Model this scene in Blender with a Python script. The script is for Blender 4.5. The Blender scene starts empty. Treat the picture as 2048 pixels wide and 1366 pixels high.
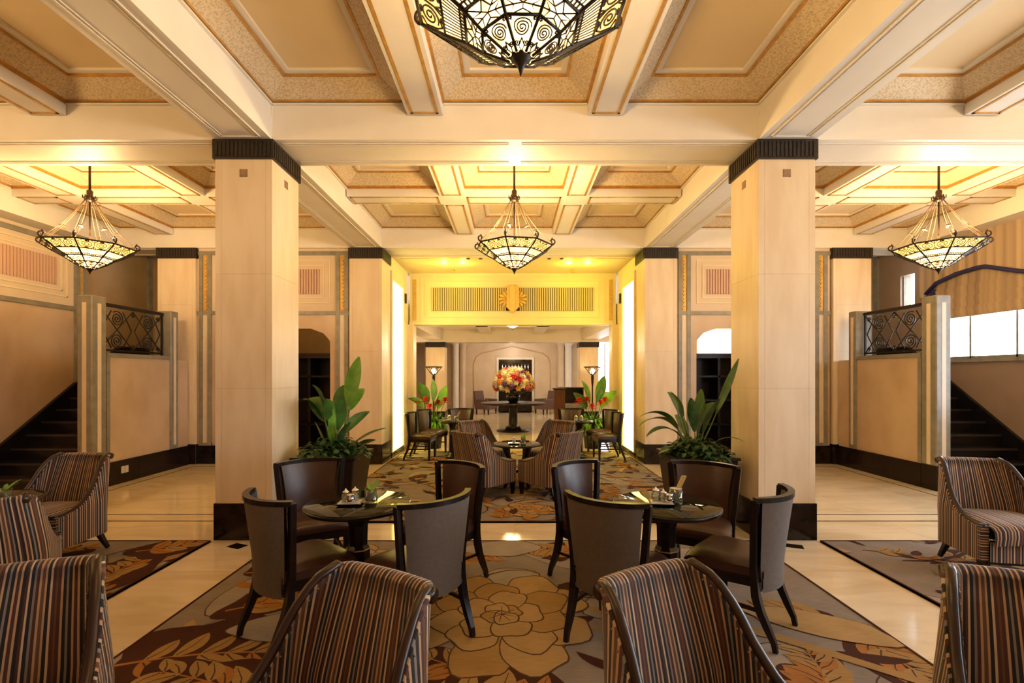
import bpy, bmesh, math, random
from mathutils import Vector, Matrix
R = math.radians
PI = math.pi
C = bpy.context.scene.collection
S = bpy.context.scene
random.seed(7)

# ------------------------------------------------------------------ camera
cd = bpy.data.cameras.new('camera'); cam = bpy.data.objects.new('camera', cd); C.objects.link(cam)
cd.sensor_width = 36.0; cd.lens = 967.0/2048*36
cd.shift_x = 2/2048; cd.shift_y = 67/2048
cam.location = (-0.04, 0, 1.55); cam.rotation_euler = (R(90), 0, 0)
cd.clip_start = 0.05; cd.clip_end = 200
S.camera = cam
# ------------------------------------------------------------------ world, exposure
w = bpy.data.worlds.new('world'); S.world = w; w.use_nodes = True
bg = w.node_tree.nodes['Background']
bg.inputs[0].default_value = (0.80, 0.90, 1.0, 1); bg.inputs[1].default_value = 22.0
S.view_settings.view_transform = 'Standard'; S.view_settings.look = 'None'
S.view_settings.gamma = 1.0; S.view_settings.use_curve_mapping = False
S.view_settings.exposure = -0.38
cy = S.cycles
cy.use_denoising = True
cy.max_bounces = 7; cy.diffuse_bounces = 4; cy.glossy_bounces = 4; cy.transmission_bounces = 6; cy.transparent_max_bounces = 12
cy.caustics_reflective = False; cy.caustics_refractive = False
cy.sample_clamp_indirect = 6.0
WARM = (1.0, 0.655, 0.285)
E_CH = 200.0       # each hanging chandelier, bulbs above the bowl
E_FRIEZE = 12.0   # soffit downlights in front of the frieze
E_BOX = 9.0       # emission of the backlit panels
E_FAR = 260.0

def lamp(name, loc, energy, color=WARM, radius=0.08, kind='POINT', parent=None, **kw):
    d = bpy.data.lights.new(name, kind); d.energy = energy; d.color = color
    if kind in ('POINT', 'SPOT'): d.shadow_soft_size = radius
    for k, v in kw.items(): setattr(d, k, v)
    o = bpy.data.objects.new(name, d); C.objects.link(o); o.location = loc
    if parent: o.parent = parent
    return o

def portal(loc, rot, sx, sy):
    d = bpy.data.lights.new('window_portal', 'AREA'); d.shape = 'RECTANGLE'; d.size = sx; d.size_y = sy
    d.cycles.is_portal = True
    o = bpy.data.objects.new('window_portal', d); C.objects.link(o); o.location = loc; o.rotation_euler = rot
portal((7.27, 7.31, 2.2), (0, R(90), 0), 0.75, 1.95)          # right wall window by the stair, facing into the room
portal((7.27, 1.3, 1.95), (0, R(90), 0), 2.1, 7.9)            # the nearer windows of the right wall

# ------------------------------------------------------------------ materials
M = {}
def nt(name):
    m = bpy.data.materials.new(name); m.use_nodes = True
    t = m.node_tree; return m, t, t.nodes['Principled BSDF']
def N(t, kind, **kw):
    n = t.nodes.new(kind)
    for k, v in kw.items(): setattr(n, k, v)
    return n
def L(t, a, b): t.links.new(a, b)
def mat(name, col, rough=0.5, metal=0.0, var=0.0, scale=8.0, stretch=(1, 1, 1), bump=0.0, bscale=40.0, spec=None, coat=0.0, col2=None, detail=4, emit=None, estr=0, trans=0):
    """principled material with procedural colour variation and relief in object space"""
    m, t, b = nt(name)
    b.inputs['Roughness'].default_value = rough; b.inputs['Metallic'].default_value = metal
    b.inputs['Base Color'].default_value = (*col, 1)
    if spec is not None: b.inputs['Specular IOR Level'].default_value = spec
    if coat: b.inputs['Coat Weight'].default_value = coat; b.inputs['Coat Roughness'].default_value = 0.05
    if trans: b.inputs['Transmission Weight'].default_value = trans
    if emit: b.inputs['Emission Color'].default_value = (*emit, 1); b.inputs['Emission Strength'].default_value = estr
    if var or bump or col2:
        g = N(t, 'ShaderNodeNewGeometry'); mp = N(t, 'ShaderNodeMapping')
        mp.inputs['Scale'].default_value = stretch; L(t, g.outputs['Position'], mp.inputs['Vector'])
    if var or col2:
        n = N(t, 'ShaderNodeTexNoise'); n.inputs['Scale'].default_value = scale; n.inputs['Detail'].default_value = detail
        L(t, mp.outputs[0], n.inputs['Vector'])
        r = N(t, 'ShaderNodeValToRGB')
        c2 = col2 if col2 else tuple(c*(1-var) for c in col)
        r.color_ramp.elements[0].position = 0.35; r.color_ramp.elements[1].position = 0.65
        r.color_ramp.elements[0].color = (*c2, 1); r.color_ramp.elements[1].color = (*col, 1)
        L(t, n.outputs['Fac'], r.inputs[0]); L(t, r.outputs[0], b.inputs['Base Color'])
    if bump:
        n2 = N(t, 'ShaderNodeTexNoise'); n2.inputs['Scale'].default_value = bscale; n2.inputs['Detail'].default_value = 3
        L(t, g.outputs['Position'], n2.inputs['Vector'])
        bp = N(t, 'ShaderNodeBump'); bp.inputs['Strength'].default_value = bump; bp.inputs['Distance'].default_value = 0.01
        L(t, n2.outputs['Fac'], bp.inputs['Height']); L(t, bp.outputs[0], b.inputs['Normal'])
    M[name] = m
    return m
mat('plaster', (0.80, 0.72, 0.60), 0.55, var=0.06, scale=3)
mat('plaster_pale', (0.82, 0.76, 0.66), 0.5, var=0.05, scale=3)
mat('gold', (0.66, 0.36, 0.09), 0.38, metal=0.55, var=0.25, scale=14)
mat('coffer_panel', (0.80, 0.64, 0.40), 0.6, var=0.05, scale=1.5)
mat('pillar_stone', (0.83, 0.69, 0.49), 0.32, col2=(0.75, 0.59, 0.39), scale=2.6, stretch=(2.6, 2.6, 0.6), detail=8)
mat('wall_stone', (0.62, 0.455, 0.31), 0.25, col2=(0.52, 0.365, 0.235), scale=1.6, stretch=(1.2, 1.2, 0.8), detail=6)
mat('joint', (0.36, 0.25, 0.15), 0.7)
mat('grey_stone', (0.27, 0.245, 0.19), 0.3, var=0.25, scale=9, detail=6)
mat('pale_stone', (0.78, 0.64, 0.48), 0.3, var=0.08, scale=6)
mat('black_marble', (0.008, 0.006, 0.005), 0.14, col2=(0.018, 0.011, 0.009), scale=7, spec=.3)
mat('capital_bronze', (0.022, 0.014, 0.010), 0.4, var=0.5, scale=40, bump=0.3, bscale=60)
mat('frieze_cream', (0.80, 0.68, 0.42), 0.5, var=0.05, scale=3)
mat('panel_cream', (0.72, 0.57, 0.40), 0.5, var=0.06, scale=3)
mat('flute_pink', (0.60, 0.38, 0.27), 0.5)
mat('slot_dark', (0.035, 0.028, 0.018), 0.7)
mat('ornament_gold', (0.72, 0.45, 0.12), 0.4, metal=0.4, var=0.2, scale=20, bump=0.2)
mat('dark_wood', (0.006, 0.003, 0.002), 0.28, col2=(0.012, 0.006, 0.004), scale=6, stretch=(1, 1, 8), spec=.3)
mat('brown_wood', (0.030, 0.010, 0.005), 0.28, col2=(0.016, 0.006, 0.003), scale=6, stretch=(3, 3, 1), spec=.4)
mat('red_wood', (0.12, 0.035, 0.014), 0.3, col2=(0.07, 0.02, 0.01), scale=6, stretch=(4, 4, 1))
mat('leather', (0.050, 0.018, 0.007), 0.36, var=0.3, scale=7, bump=0.08, bscale=160)
mat('grey_fabric', (0.122, 0.094, 0.075), 0.85, var=0.12, scale=40, bump=0.15, bscale=300)
mat('brass', (0.35, 0.22, 0.10), 0.35, metal=1.0)
mat('silver', (0.80, 0.78, 0.74), 0.15, metal=1.0)
mat('white_china', (0.82, 0.80, 0.74), 0.2)
mat('iron', (0.018, 0.013, 0.011), 0.42, metal=0.5)
mat('bronze', (0.045, 0.022, 0.012), 0.42, metal=0.6, var=0.4, scale=30)
mat('bronze_pale', (0.40, 0.26, 0.15), 0.4, metal=0.5, var=0.3, scale=30)
mat('strap_bronze', (0.13, 0.075, 0.04), 0.45, metal=0.4, var=0.3, scale=30)
mat('table_glass', (0.004, 0.006, 0.003), 0.03, spec=0.32)
mat('soil', (0.02, 0.013, 0.008), 0.9, var=0.5, scale=60, bump=0.5)
mat('planter_black', (0.007, 0.005, 0.004), 0.3, var=0.3, scale=4, spec=.3)
mat('leaf', (0.055, 0.16, 0.020), 0.35, col2=(0.025, 0.085, 0.012), scale=9)
mat('leaf_bright', (0.16, 0.36, 0.03), 0.4, col2=(0.08, 0.22, 0.02), scale=9)
mat('leaf_dark', (0.040, 0.115, 0.020), 0.5, col2=(0.012, 0.036, 0.008), scale=14)
mat('stem', (0.10, 0.19, 0.035), 0.45, var=0.3, scale=20)
mat('flower_red', (0.70, 0.035, 0.02), 0.5, var=0.3, scale=30)
for nme, c in (('bloom_white', (.86, .80, .66)), ('bloom_yellow', (.80, .48, .08)), ('bloom_pink', (.75, .20, .22)), ('bloom_red', (.62, .03, .04)), ('bloom_violet', (.12, .04, .16)), ('bloom_orange', (.78, .28, .05)), ('bloom_cream', (.84, .66, .34))):
    mat(nme, c, 0.6, var=0.25, scale=40)
mat('step_marble', (0.010, 0.009, 0.009), 0.2, col2=(0.006, 0.005, 0.005), scale=6, spec=.3)
mat('nosing', (0.030, 0.026, 0.025), 0.08)
mat('slat_tan', (0.52, 0.42, 0.22), 0.5)
mat('curtain', (0.46, 0.33, 0.21), 0.8)
mat('navy', (0.02, 0.018, 0.09), 0.6)
mat('socket', (0.55, 0.50, 0.42), 0.4)
mat('far_stone', (0.70, 0.58, 0.46), 0.35, col2=(0.62, 0.50, 0.38), scale=2.0)
mat('white_stone', (0.85, 0.82, 0.78), 0.35, var=0.05)
mat('mauve_fabric', (0.14, 0.085, 0.085), 0.8, var=0.2, scale=40)
mat('amber_wall', (0.40, 0.26, 0.11), 0.5, var=0.2, scale=2)
mat('landing_wall', (0.34, 0.23, 0.15), 0.45, var=0.15, scale=2)
mat('tray_black', (0.008, 0.007, 0.006), 0.15)
mat('bamboo', (0.55, 0.36, 0.10), 0.5, var=0.3, scale=90)

def curtain_lines():
    m = M['curtain']; t = m.node_tree; b = t.nodes['Principled BSDF']
    g = N(t, 'ShaderNodeNewGeometry'); sp = N(t, 'ShaderNodeSeparateXYZ'); L(t, g.outputs['Position'], sp.inputs[0])
    cb = N(t, 'ShaderNodeCombineXYZ'); L(t, sp.outputs['Y'], cb.inputs[0])
    n = N(t, 'ShaderNodeTexNoise'); n.inputs['Scale'].default_value = 9; n.inputs['Detail'].default_value = 5; L(t, cb.outputs[0], n.inputs['Vector'])
    r = N(t, 'ShaderNodeValToRGB'); e = r.color_ramp.elements
    e[0].position = .35; e[1].position = .62; e[0].color = (.26, .17, .11, 1); e[1].color = (.52, .38, .23, 1)
    L(t, n.outputs['Fac'], r.inputs[0]); L(t, r.outputs[0], b.inputs['Base Color'])
curtain_lines()

def marble_floor():
    m, t, b = nt('floor_marble')
    g = N(t, 'ShaderNodeNewGeometry')
    oi = N(t, 'ShaderNodeObjectInfo')
    mul = N(t, 'ShaderNodeVectorMath', operation='SCALE'); mul.inputs[3].default_value = 7.0
    cb = N(t, 'ShaderNodeCombineXYZ'); L(t, oi.outputs['Random'], cb.inputs[0]); L(t, oi.outputs['Random'], cb.inputs[1]); L(t, cb.outputs[0], mul.inputs[0])
    ad = N(t, 'ShaderNodeVectorMath', operation='ADD'); L(t, g.outputs['Position'], ad.inputs[0]); L(t, mul.outputs[0], ad.inputs[1])
    mp = N(t, 'ShaderNodeMapping'); mp.inputs['Scale'].default_value = (0.6, 2.6, 1); mp.inputs['Rotation'].default_value = (0, 0, R(12)); L(t, ad.outputs[0], mp.inputs[0])
    n = N(t, 'ShaderNodeTexNoise'); n.inputs['Scale'].default_value = 2.2; n.inputs['Detail'].default_value = 7; n.inputs['Distortion'].default_value = 0.8; L(t, mp.outputs[0], n.inputs['Vector'])
    r = N(t, 'ShaderNodeValToRGB'); e = r.color_ramp.elements
    e[0].position = .30; e[0].color = (.70, .55, .35, 1); e[1].position = .60; e[1].color = (.82, .69, .48, 1)
    L(t, n.outputs['Fac'], r.inputs[0]); L(t, r.outputs[0], b.inputs['Base Color'])
    b.inputs['Roughness'].default_value = 0.10; b.inputs['Specular IOR Level'].default_value = 0.55
    M['floor_marble'] = m
marble_floor()

def ornament_mat():
    """coffer cove: a low foliate relief, finer than the pieces one could pick apart"""
    m, t, b = nt('cove_relief')
    g = N(t, 'ShaderNodeNewGeometry')
    v = N(t, 'ShaderNodeTexVoronoi'); v.inputs['Scale'].default_value = 62; v.feature = 'SMOOTH_F1'; L(t, g.outputs['Position'], v.inputs['Vector'])
    n = N(t, 'ShaderNodeTexNoise'); n.inputs['Scale'].default_value = 48; n.inputs['Distortion'].default_value = 3.0; L(t, g.outputs['Position'], n.inputs['Vector'])
    mx = N(t, 'ShaderNodeMath', operation='MULTIPLY'); L(t, v.outputs['Distance'], mx.inputs[0]); L(t, n.outputs['Fac'], mx.inputs[1])
    r = N(t, 'ShaderNodeValToRGB'); e = r.color_ramp.elements
    e[0].position = .06; e[0].color = (.50, .38, .22, 1); e[1].position = .26; e[1].color = (.74, .60, .40, 1)
    L(t, mx.outputs[0], r.inputs[0]); L(t, r.outputs[0], b.inputs['Base Color'])
    bp = N(t, 'ShaderNodeBump'); bp.inputs['Strength'].default_value = 0.55; bp.inputs['Distance'].default_value = 0.012
    L(t, mx.outputs[0], bp.inputs['Height']); L(t, bp.outputs[0], b.inputs['Normal'])
    b.inputs['Roughness'].default_value = .6
    M['cove_relief'] = m
ornament_mat()

def stripe_mat():
    m, t, b = nt('stripe_fabric')
    u = N(t, 'ShaderNodeUVMap'); sp = N(t, 'ShaderNodeSeparateXYZ'); L(t, u.outputs[0], sp.inputs[0])
    dv = N(t, 'ShaderNodeMath', operation='DIVIDE'); dv.inputs[1].default_value = 0.205; L(t, sp.outputs[0], dv.inputs[0])
    fr = N(t, 'ShaderNodeMath', operation='FRACT'); L(t, dv.outputs[0], fr.inputs[0])
    r = N(t, 'ShaderNodeValToRGB'); cr = r.color_ramp; cr.interpolation = 'CONSTANT'
    blk = (.005, .004, .005); tan = (.44, .28, .165); mar = (.060, .016, .011); crm = (.55, .41, .28); gry = (.20, .175, .175); brn = (.115, .052, .028)
    order = (blk, tan, mar, tan, blk, gry, blk, tan, mar, brn, mar, crm, blk, tan, brn, tan, mar, gry, blk, crm, mar)
    seq = [(k/len(order)+(.010 if k % 2 and k else 0), c) for k, c in enumerate(order)]
    cr.elements[0].position = 0; cr.elements[0].color = (*blk, 1); cr.elements[1].position = seq[1][0]; cr.elements[1].color = (*seq[1][1], 1)
    for p, c in seq[2:]:
        e = cr.elements.new(p); e.color = (*c, 1)
    L(t, fr.outputs[0], r.inputs[0]); L(t, r.outputs[0], b.inputs['Base Color'])
    b.inputs['Roughness'].default_value = .8
    b.inputs['Sheen Weight'].default_value = .15
    M['stripe_fabric'] = m
stripe_mat()

def pile_mat(name, col, k=0.75):
    """carpet pile: tone varies by tuft row and slow wear"""
    m, t, b = nt(name)
    g = N(t, 'ShaderNodeNewGeometry')
    mp = N(t, 'ShaderNodeMapping'); mp.inputs['Scale'].default_value = (12, 90, 1); L(t, g.outputs['Position'], mp.inputs[0])
    n = N(t, 'ShaderNodeTexNoise'); n.inputs['Scale'].default_value = 1.0; n.inputs['Detail'].default_value = 3; L(t, mp.outputs[0], n.inputs['Vector'])
    n2 = N(t, 'ShaderNodeTexNoise'); n2.inputs['Scale'].default_value = 5; L(t, g.outputs['Position'], n2.inputs['Vector'])
    mm = N(t, 'ShaderNodeMath', operation='ADD'); L(t, n.outputs['Fac'], mm.inputs[0]); L(t, n2.outputs['Fac'], mm.inputs[1])
    r = N(t, 'ShaderNodeValToRGB'); e = r.color_ramp.elements
    e[0].position = .35; e[0].color = (*(c*k for c in col), 1); e[1].position = .65; e[1].color = (*col, 1)
    hf = N(t, 'ShaderNodeMath', operation='MULTIPLY'); hf.inputs[1].default_value = .5; L(t, mm.outputs[0], hf.inputs[0])
    L(t, hf.outputs[0], r.inputs[0]); L(t, r.outputs[0], b.inputs['Base Color'])
    b.inputs['Roughness'].default_value = .95; b.inputs['Specular IOR Level'].default_value = .1
    M[name] = m
pile_mat('pile_ground', (.255, .210, .172)); pile_mat('pile_pale', (.335, .282, .235)); pile_mat('pile_gold', (.36, .215, .075))
pile_mat('pile_gold2', (.42, .27, .115)); pile_mat('pile_brown', (.060, .022, .014)); pile_mat('pile_line', (.09, .045, .025)); pile_mat('pile_orange', (.36, .155, .04))

def thin_glass(name, col=(1, 1, 1), refl=0.08):
    m, t, b = nt(name); out = t.nodes['Material Output']; t.nodes.remove(b)
    tr = N(t, 'ShaderNodeBsdfTransparent'); tr.inputs[0].default_value = (*col, 1)
    gl = N(t, 'ShaderNodeBsdfGlossy'); gl.inputs['Roughness'].default_value = .02
    fz = N(t, 'ShaderNodeLayerWeight'); fz.inputs[0].default_value = 0.25
    ml = N(t, 'ShaderNodeMath', operation='MULTIPLY_ADD'); ml.inputs[1].default_value = .5; ml.inputs[2].default_value = refl; L(t, fz.outputs['Fresnel'], ml.inputs[0])
    mx = N(t, 'ShaderNodeMixShader'); L(t, ml.outputs[0], mx.inputs[0]); L(t, tr.outputs[0], mx.inputs[1]); L(t, gl.outputs[0], mx.inputs[2]); L(t, mx.outputs[0], out.inputs[0])
    M[name] = m
thin_glass('window_glass'); thin_glass('clear_glass', (.93, .95, .92), .12)

def glow(name, col, strength, hot=None, scale=20, see=0.0):
    """backlit glass: emission with cloudy veins; optionally a little see-through to the bulbs"""
    m, t, b = nt(name); out = t.nodes['Material Output']
    b.inputs['Base Color'].default_value = (.7, .6, .45, 1); b.inputs['Roughness'].default_value = .3
    g = N(t, 'ShaderNodeNewGeometry'); n = N(t, 'ShaderNodeTexNoise'); n.inputs['Scale'].default_value = scale; n.inputs['Detail'].default_value = 5; L(t, g.outputs['Position'], n.inputs['Vector'])
    r = N(t, 'ShaderNodeValToRGB'); e = r.color_ramp.elements
    e[0].position = .35; e[0].color = (*(hot or col), 1); e[1].position = .65; e[1].color = (*col, 1)
    L(t, n.outputs['Fac'], r.inputs[0]); L(t, r.outputs[0], b.inputs['Emission Color']); b.inputs['Emission Strength'].default_value = strength
    if see:
        tr = N(t, 'ShaderNodeBsdfTransparent'); mx = N(t, 'ShaderNodeMixShader'); mx.inputs[0].default_value = see
        L(t, b.outputs[0], mx.inputs[1]); L(t, tr.outputs[0], mx.inputs[2]); L(t, mx.outputs[0], out.inputs[0])
    M[name] = m
glow('bowl_glass', (1.0, .70, .32), 5.6, (1.0, .50, .13), 16, .32)
glow('bowl_glass_yellow', (1.0, .58, .14), 4.0, (1.0, .42, .06), 22, .40)
glow('alabaster_lit', (1.0, .80, .20), E_BOX, (1.0, .72, .13), 2.5)
glow('bulb', (1.0, .74, .40), 60)
glow('bulb_soft', (1.0, .70, .36), 12)
glow('far_bowl', (1.0, .80, .50), 3.0)

# ------------------------------------------------------------------ mesh helpers
class MB:
    def __init__(s): s.v = []; s.f = []; s.m = []; s.s = []; s.uv = []; s.has_uv = False
    def add(s, verts, faces, mi=0, smooth=False, uv=None):
        k = len(s.v); s.v += [tuple(p) for p in verts]
        if uv is None: s.uv += [(0, 0)]*len(verts)
        else: s.uv += list(uv); s.has_uv = True
        for f in faces:
            s.f.append(tuple(i+k for i in f)); s.m.append(mi); s.s.append(smooth)
        return s
    def box(s, x0, x1, y0, y1, z0, z1, mi=0):
        if x0 > x1: x0, x1 = x1, x0
        if y0 > y1: y0, y1 = y1, y0
        v = [(x0, y0, z0), (x1, y0, z0), (x1, y1, z0), (x0, y1, z0), (x0, y0, z1), (x1, y0, z1), (x1, y1, z1), (x0, y1, z1)]
        return s.add(v, [(0, 3, 2, 1), (4, 5, 6, 7), (0, 1, 5, 4), (1, 2, 6, 5), (2, 3, 7, 6), (3, 0, 4, 7)], mi)
    def frustum(s, a, b, mi=0):
        """a, b: (x0,x1,y0,y1,z) lower and upper rectangles"""
        v = []
        for x0, x1, y0, y1, z in (a, b): v += [(x0, y0, z), (x1, y0, z), (x1, y1, z), (x0, y1, z)]
        return s.add(v, [(0, 3, 2, 1), (4, 5, 6, 7), (0, 1, 5, 4), (1, 2, 6, 5), (2, 3, 7, 6), (3, 0, 4, 7)], mi)
    def prism(s, poly, axis, lo, hi, mi=0, smooth=False):
        """2d polygon extruded along axis x, y or z"""
        n = len(poly)
        def P(a, b, c):
            return (c, a, b) if axis == 'x' else (a, c, b) if axis == 'y' else (a, b, c)
        v = [P(a, b, lo) for a, b in poly] + [P(a, b, hi) for a, b in poly]
        s.add(v, [tuple(range(n))[::-1], tuple(range(n, 2*n))], mi)
        k = len(s.v) - 2*n
        for i in range(n):
            j = (i+1) % n; s.f.append((k+i, k+j, k+n+j, k+n+i)); s.m.append(mi); s.s.append(smooth)
        return s
    def tube(s, path, r, n=6, mi=0, cap=True, flat=None, up=None):
        path = [Vector(p) for p in path]; m = len(path)
        rs = r if isinstance(r, (list, tuple)) else [r]*m
        tg = []
        for i in range(m):
            d = path[min(i+1, m-1)] - path[max(i-1, 0)]
            tg.append(d.normalized() if d.length > 1e-9 else Vector((0, 0, 1)))
        u = Vector(up) if up else (Vector((0, 0, 1)) if abs(tg[0].z) < .9 else Vector((1, 0, 0)))
        v = []
        for i in range(m):
            u = (u - tg[i]*u.dot(tg[i])).normalized(); w_ = tg[i].cross(u)
            for k in range(n):
                a = 2*PI*k/n + PI/n
                v.append(path[i] + (u*math.cos(a)*(flat or 1) + w_*math.sin(a))*rs[i])
        f = [(i*n+k, i*n+(k+1) % n, (i+1)*n+(k+1) % n, (i+1)*n+k) for i in range(m-1) for k in range(n)]
        if cap: f += [tuple(range(n))[::-1], tuple(range((m-1)*n, m*n))]
        return s.add(v, f, mi, n > 4)
    def lathe(s, prof, n=24, mi=0, c=(0, 0, 0), cap=True, smooth=True):
        v = []
        for r, z in prof:
            for k in range(n):
                a = 2*PI*k/n; v.append((c[0]+r*math.cos(a), c[1]+r*math.sin(a), c[2]+z))
        m = len(prof)
        f = [(i*n+k, i*n+(k+1) % n, (i+1)*n+(k+1) % n, (i+1)*n+k) for i in range(m-1) for k in range(n)]
        if cap: f += [tuple(range(n))[::-1], tuple(range((m-1)*n, m*n))]
        return s.add(v, f, mi, smooth)
    def ball(s, c, r, n=8, m=5, mi=0, sz=1.0):
        return s.lathe([(max(r*math.sin(PI*i/m), 1e-4), -r*sz*math.cos(PI*i/m)) for i in range(m+1)], n, mi, c, cap=False)
    def grid(s, rows, mi=0, smooth=True, uv=None, close=False):
        m = len(rows); n = len(rows[0])
        v = [p for r_ in rows for p in r_]
        nn = n if close else n-1
        f = [(i*n+k, i*n+(k+1) % n, (i+1)*n+(k+1) % n, (i+1)*n+k) for i in range(m-1) for k in range(nn)]
        return s.add(v, f, mi, smooth, [q for r_ in uv for q in r_] if uv else None)
    def mesh(s, name, mats, bevel=0, segs=1):
        me = bpy.data.meshes.new(name)
        me.from_pydata(s.v, [], s.f)
        for x in (mats if isinstance(mats, (list, tuple)) else [mats]): me.materials.append(M[x])
        me.polygons.foreach_set('material_index', s.m)
        me.polygons.foreach_set('use_smooth', s.s)
        if s.has_uv:
            ul = me.uv_layers.new(name='UVMap')
            li = [0]*len(me.loops); me.loops.foreach_get('vertex_index', li)
            ul.data.foreach_set('uv', [c for i in li for c in s.uv[i]])
        if bevel:
            bm = bmesh.new(); bm.from_mesh(me)
            bmesh.ops.remove_doubles(bm, verts=bm.verts, dist=1e-6)
            es = [e for e in bm.edges if len(e.link_faces) == 2 and e.calc_face_angle(0) > R(28)]
            bmesh.ops.bevel(bm, geom=es, offset=bevel, segments=segs, affect='EDGES', profile=.6)
            bm.to_mesh(me); bm.free()
        me.validate(); me.update()
        return me
    def build(s, name, mats, parent=None, bevel=0, segs=1, kind=None):
        return place(s.mesh(name, mats, bevel, segs), name, parent, kind)
def place(me, name, parent=None, kind=None, loc=None, rz=None):
    o = bpy.data.objects.new(name, me); C.objects.link(o)
    if parent: o.parent = parent
    if kind: o['kind'] = kind
    if loc: o.location = loc
    if rz is not None: o.rotation_euler = (0, 0, rz)
    return o
def tag(o, label, cat, group=None):
    o['label'] = label; o['category'] = cat
    if group: o['group'] = group
    return o
def thing(name, label, cat, loc=(0, 0, 0), rz=0, group=None):
    o = bpy.data.objects.new(name, None); C.objects.link(o)
    o.location = loc; o.rotation_euler = (0, 0, rz); o.empty_display_size = .1
    return tag(o, label, cat, group)
def struct(name, loc=(0, 0, 0)):
    o = bpy.data.objects.new(name, None); C.objects.link(o); o.location = loc; o['kind'] = 'structure'
    return o
def kids(o): return [x for x in C.objects if x.parent == o]
def dup(root, loc, rz, label=None, group=None, scale=None):
    r = root.copy(); C.objects.link(r); r.location = loc; r.rotation_euler = (0, 0, rz)
    if scale: r.scale = scale
    if label: r['label'] = label
    if group: r['group'] = group
    for ch in root.children:
        c = ch.copy(); C.objects.link(c); c.parent = r
        for g in ch.children:
            d = g.copy(); C.objects.link(d); d.parent = c
    return r
def face_to(fx, fy):
    """z rotation that turns local +y towards (fx, fy)"""
    return math.atan2(-fx, fy)
def interp(pts, x):
    for (a, b), (c, d) in zip(pts, pts[1:]):
        if a <= x <= c:
            t = (x-a)/(c-a); return b+(d-b)*t
    return pts[0][1] if x < pts[0][0] else pts[-1][1]
def spiral(cx, cy, r0, turns, n=40, r1=0.004, a0=0):
    return [(cx+(r1+(r0-r1)*i/n)*math.cos(a0+turns*2*PI*i/n), cy+(r1+(r0-r1)*i/n)*math.sin(a0+turns*2*PI*i/n)) for i in range(n+1)]
# ------------------------------------------------------------------ ROOM
XI, XO, XW = 2.284, 2.817, 7.20          # pillar inner face, outer face, side wall
ZB, ZS, ZC = 3.76, 3.99, 4.12            # underside of main beams, of minor beams, foot of the coffer coves
BAYS = [(1.22, 4.54), (5.107, 8.40)]
YB = [(0.65, 1.22), (4.54, 5.107), (8.40, 8.97)]

# floor: a bed under separate marble slabs
fl = MB().box(-7.6, 7.6, -3.3, 20.7, -0.12, -0.012).build('floor', 'joint', kind='structure')
def slabs(x0, x1, y0, y1, nx, ny, g=0.0015):
    for i in range(nx):
        for j in range(ny):
            a, b = x0+(x1-x0)*i/nx, x0+(x1-x0)*(i+1)/nx; c, d = y0+(y1-y0)*j/ny, y0+(y1-y0)*(j+1)/ny
            MB().box(a+g, b-g, c+g, d-g, -0.02, 0).build('marble_slab', 'floor_marble', fl)
slabs(-2.21, 2.21, -3.3, 0.4, 4, 3)
slabs(-2.82, -2.21, -3.3, 9.75, 1, 11); slabs(2.21, 2.82, -3.3, 9.75, 1, 11)
slabs(-2.21, 2.21, 4.50, 5.06, 4, 1)
for sg in (-1, 1):
    a, b = sorted((sg*2.82, sg*7.20))
    slabs(a, b, -3.3, 0.4, 4, 3)
    slabs(a, b, 4.5, 5.12, 4, 1); slabs(a, b, 5.145, 5.36, 4, 1); slabs(a, b, 5.385, 8.2, 4, 2)
    slabs(a, b, 8.2, 10.7, 4, 2)
    MB().box(a, b, 5.12, 5.145, -0.02, 0).build('dark_inlay_strip', 'black_marble', fl)
    MB().box(a, b, 5.36, 5.385, -0.02, 0).build('dark_inlay_strip', 'black_marble', fl)
    # border line that follows the foot of the stair wall and of the end wall
    xa = sg*5.42
    MB().box(xa-.008, xa+.008, 5.39, 8.18, 0, .0012).build('dark_inlay_strip', 'black_marble', fl)
    MB().box(*sorted((sg*2.9, sg*5.42)), 8.17, 8.186, 0, .0012).build('dark_inlay_strip', 'black_marble', fl)
    # small dark lozenge set at the pillar foot
    MB().prism([(sg*2.52-.09, 4.36), (sg*2.52+.05, 4.30), (sg*2.52+.09, 4.40), (sg*2.52-.05, 4.46)], 'z', 0, .0012).build('dark_inlay_lozenge', 'black_marble', fl)
slabs(-2.21, 2.21, 9.75, 10.7, 4, 1)
slabs(-7.2, 7.2, 10.7, 20.7, 12, 7)

# ---- ceiling
ce = MB().box(-7.6, 7.6, -3.3, 10.7, 4.34, 4.46).build('ceiling', 'plaster', kind='structure')
def long_beam(cx, y0, y1, sides=(-1, 1)):
    """main beam along y, a lower step wider than the upper one and a sunk soffit panel"""
    h = (XO-XI)/2
    m = MB().box(cx-h, cx+h, y0, y1, ZB, 3.975).box(cx-h+.014, cx+h-.014, y0, y1, 3.975, 4.34)
    m.box(cx-h-.012, cx+h+.012, y0, y1, 4.085, 4.10)
    b = m.build('main_beam', 'plaster_pale', ce)
    mm = MB()
    for sx in (-1, 1): mm.box(cx+sx*(h-.085)-.007, cx+sx*(h-.085)+.007, y0+.02, y1-.06, ZB-.008, ZB)
    for sx in (-1, 1): mm.box(cx+sx*(h-.115)-.004, cx+sx*(h-.115)+.004, y0+.02, y1-.06, ZB-.005, ZB)
    mm.box(cx-h+.08, cx+h-.08, y1-.074, y1-.06, ZB-.008, ZB)
    mm.build('soffit_moulding', 'plaster', b)
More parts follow.
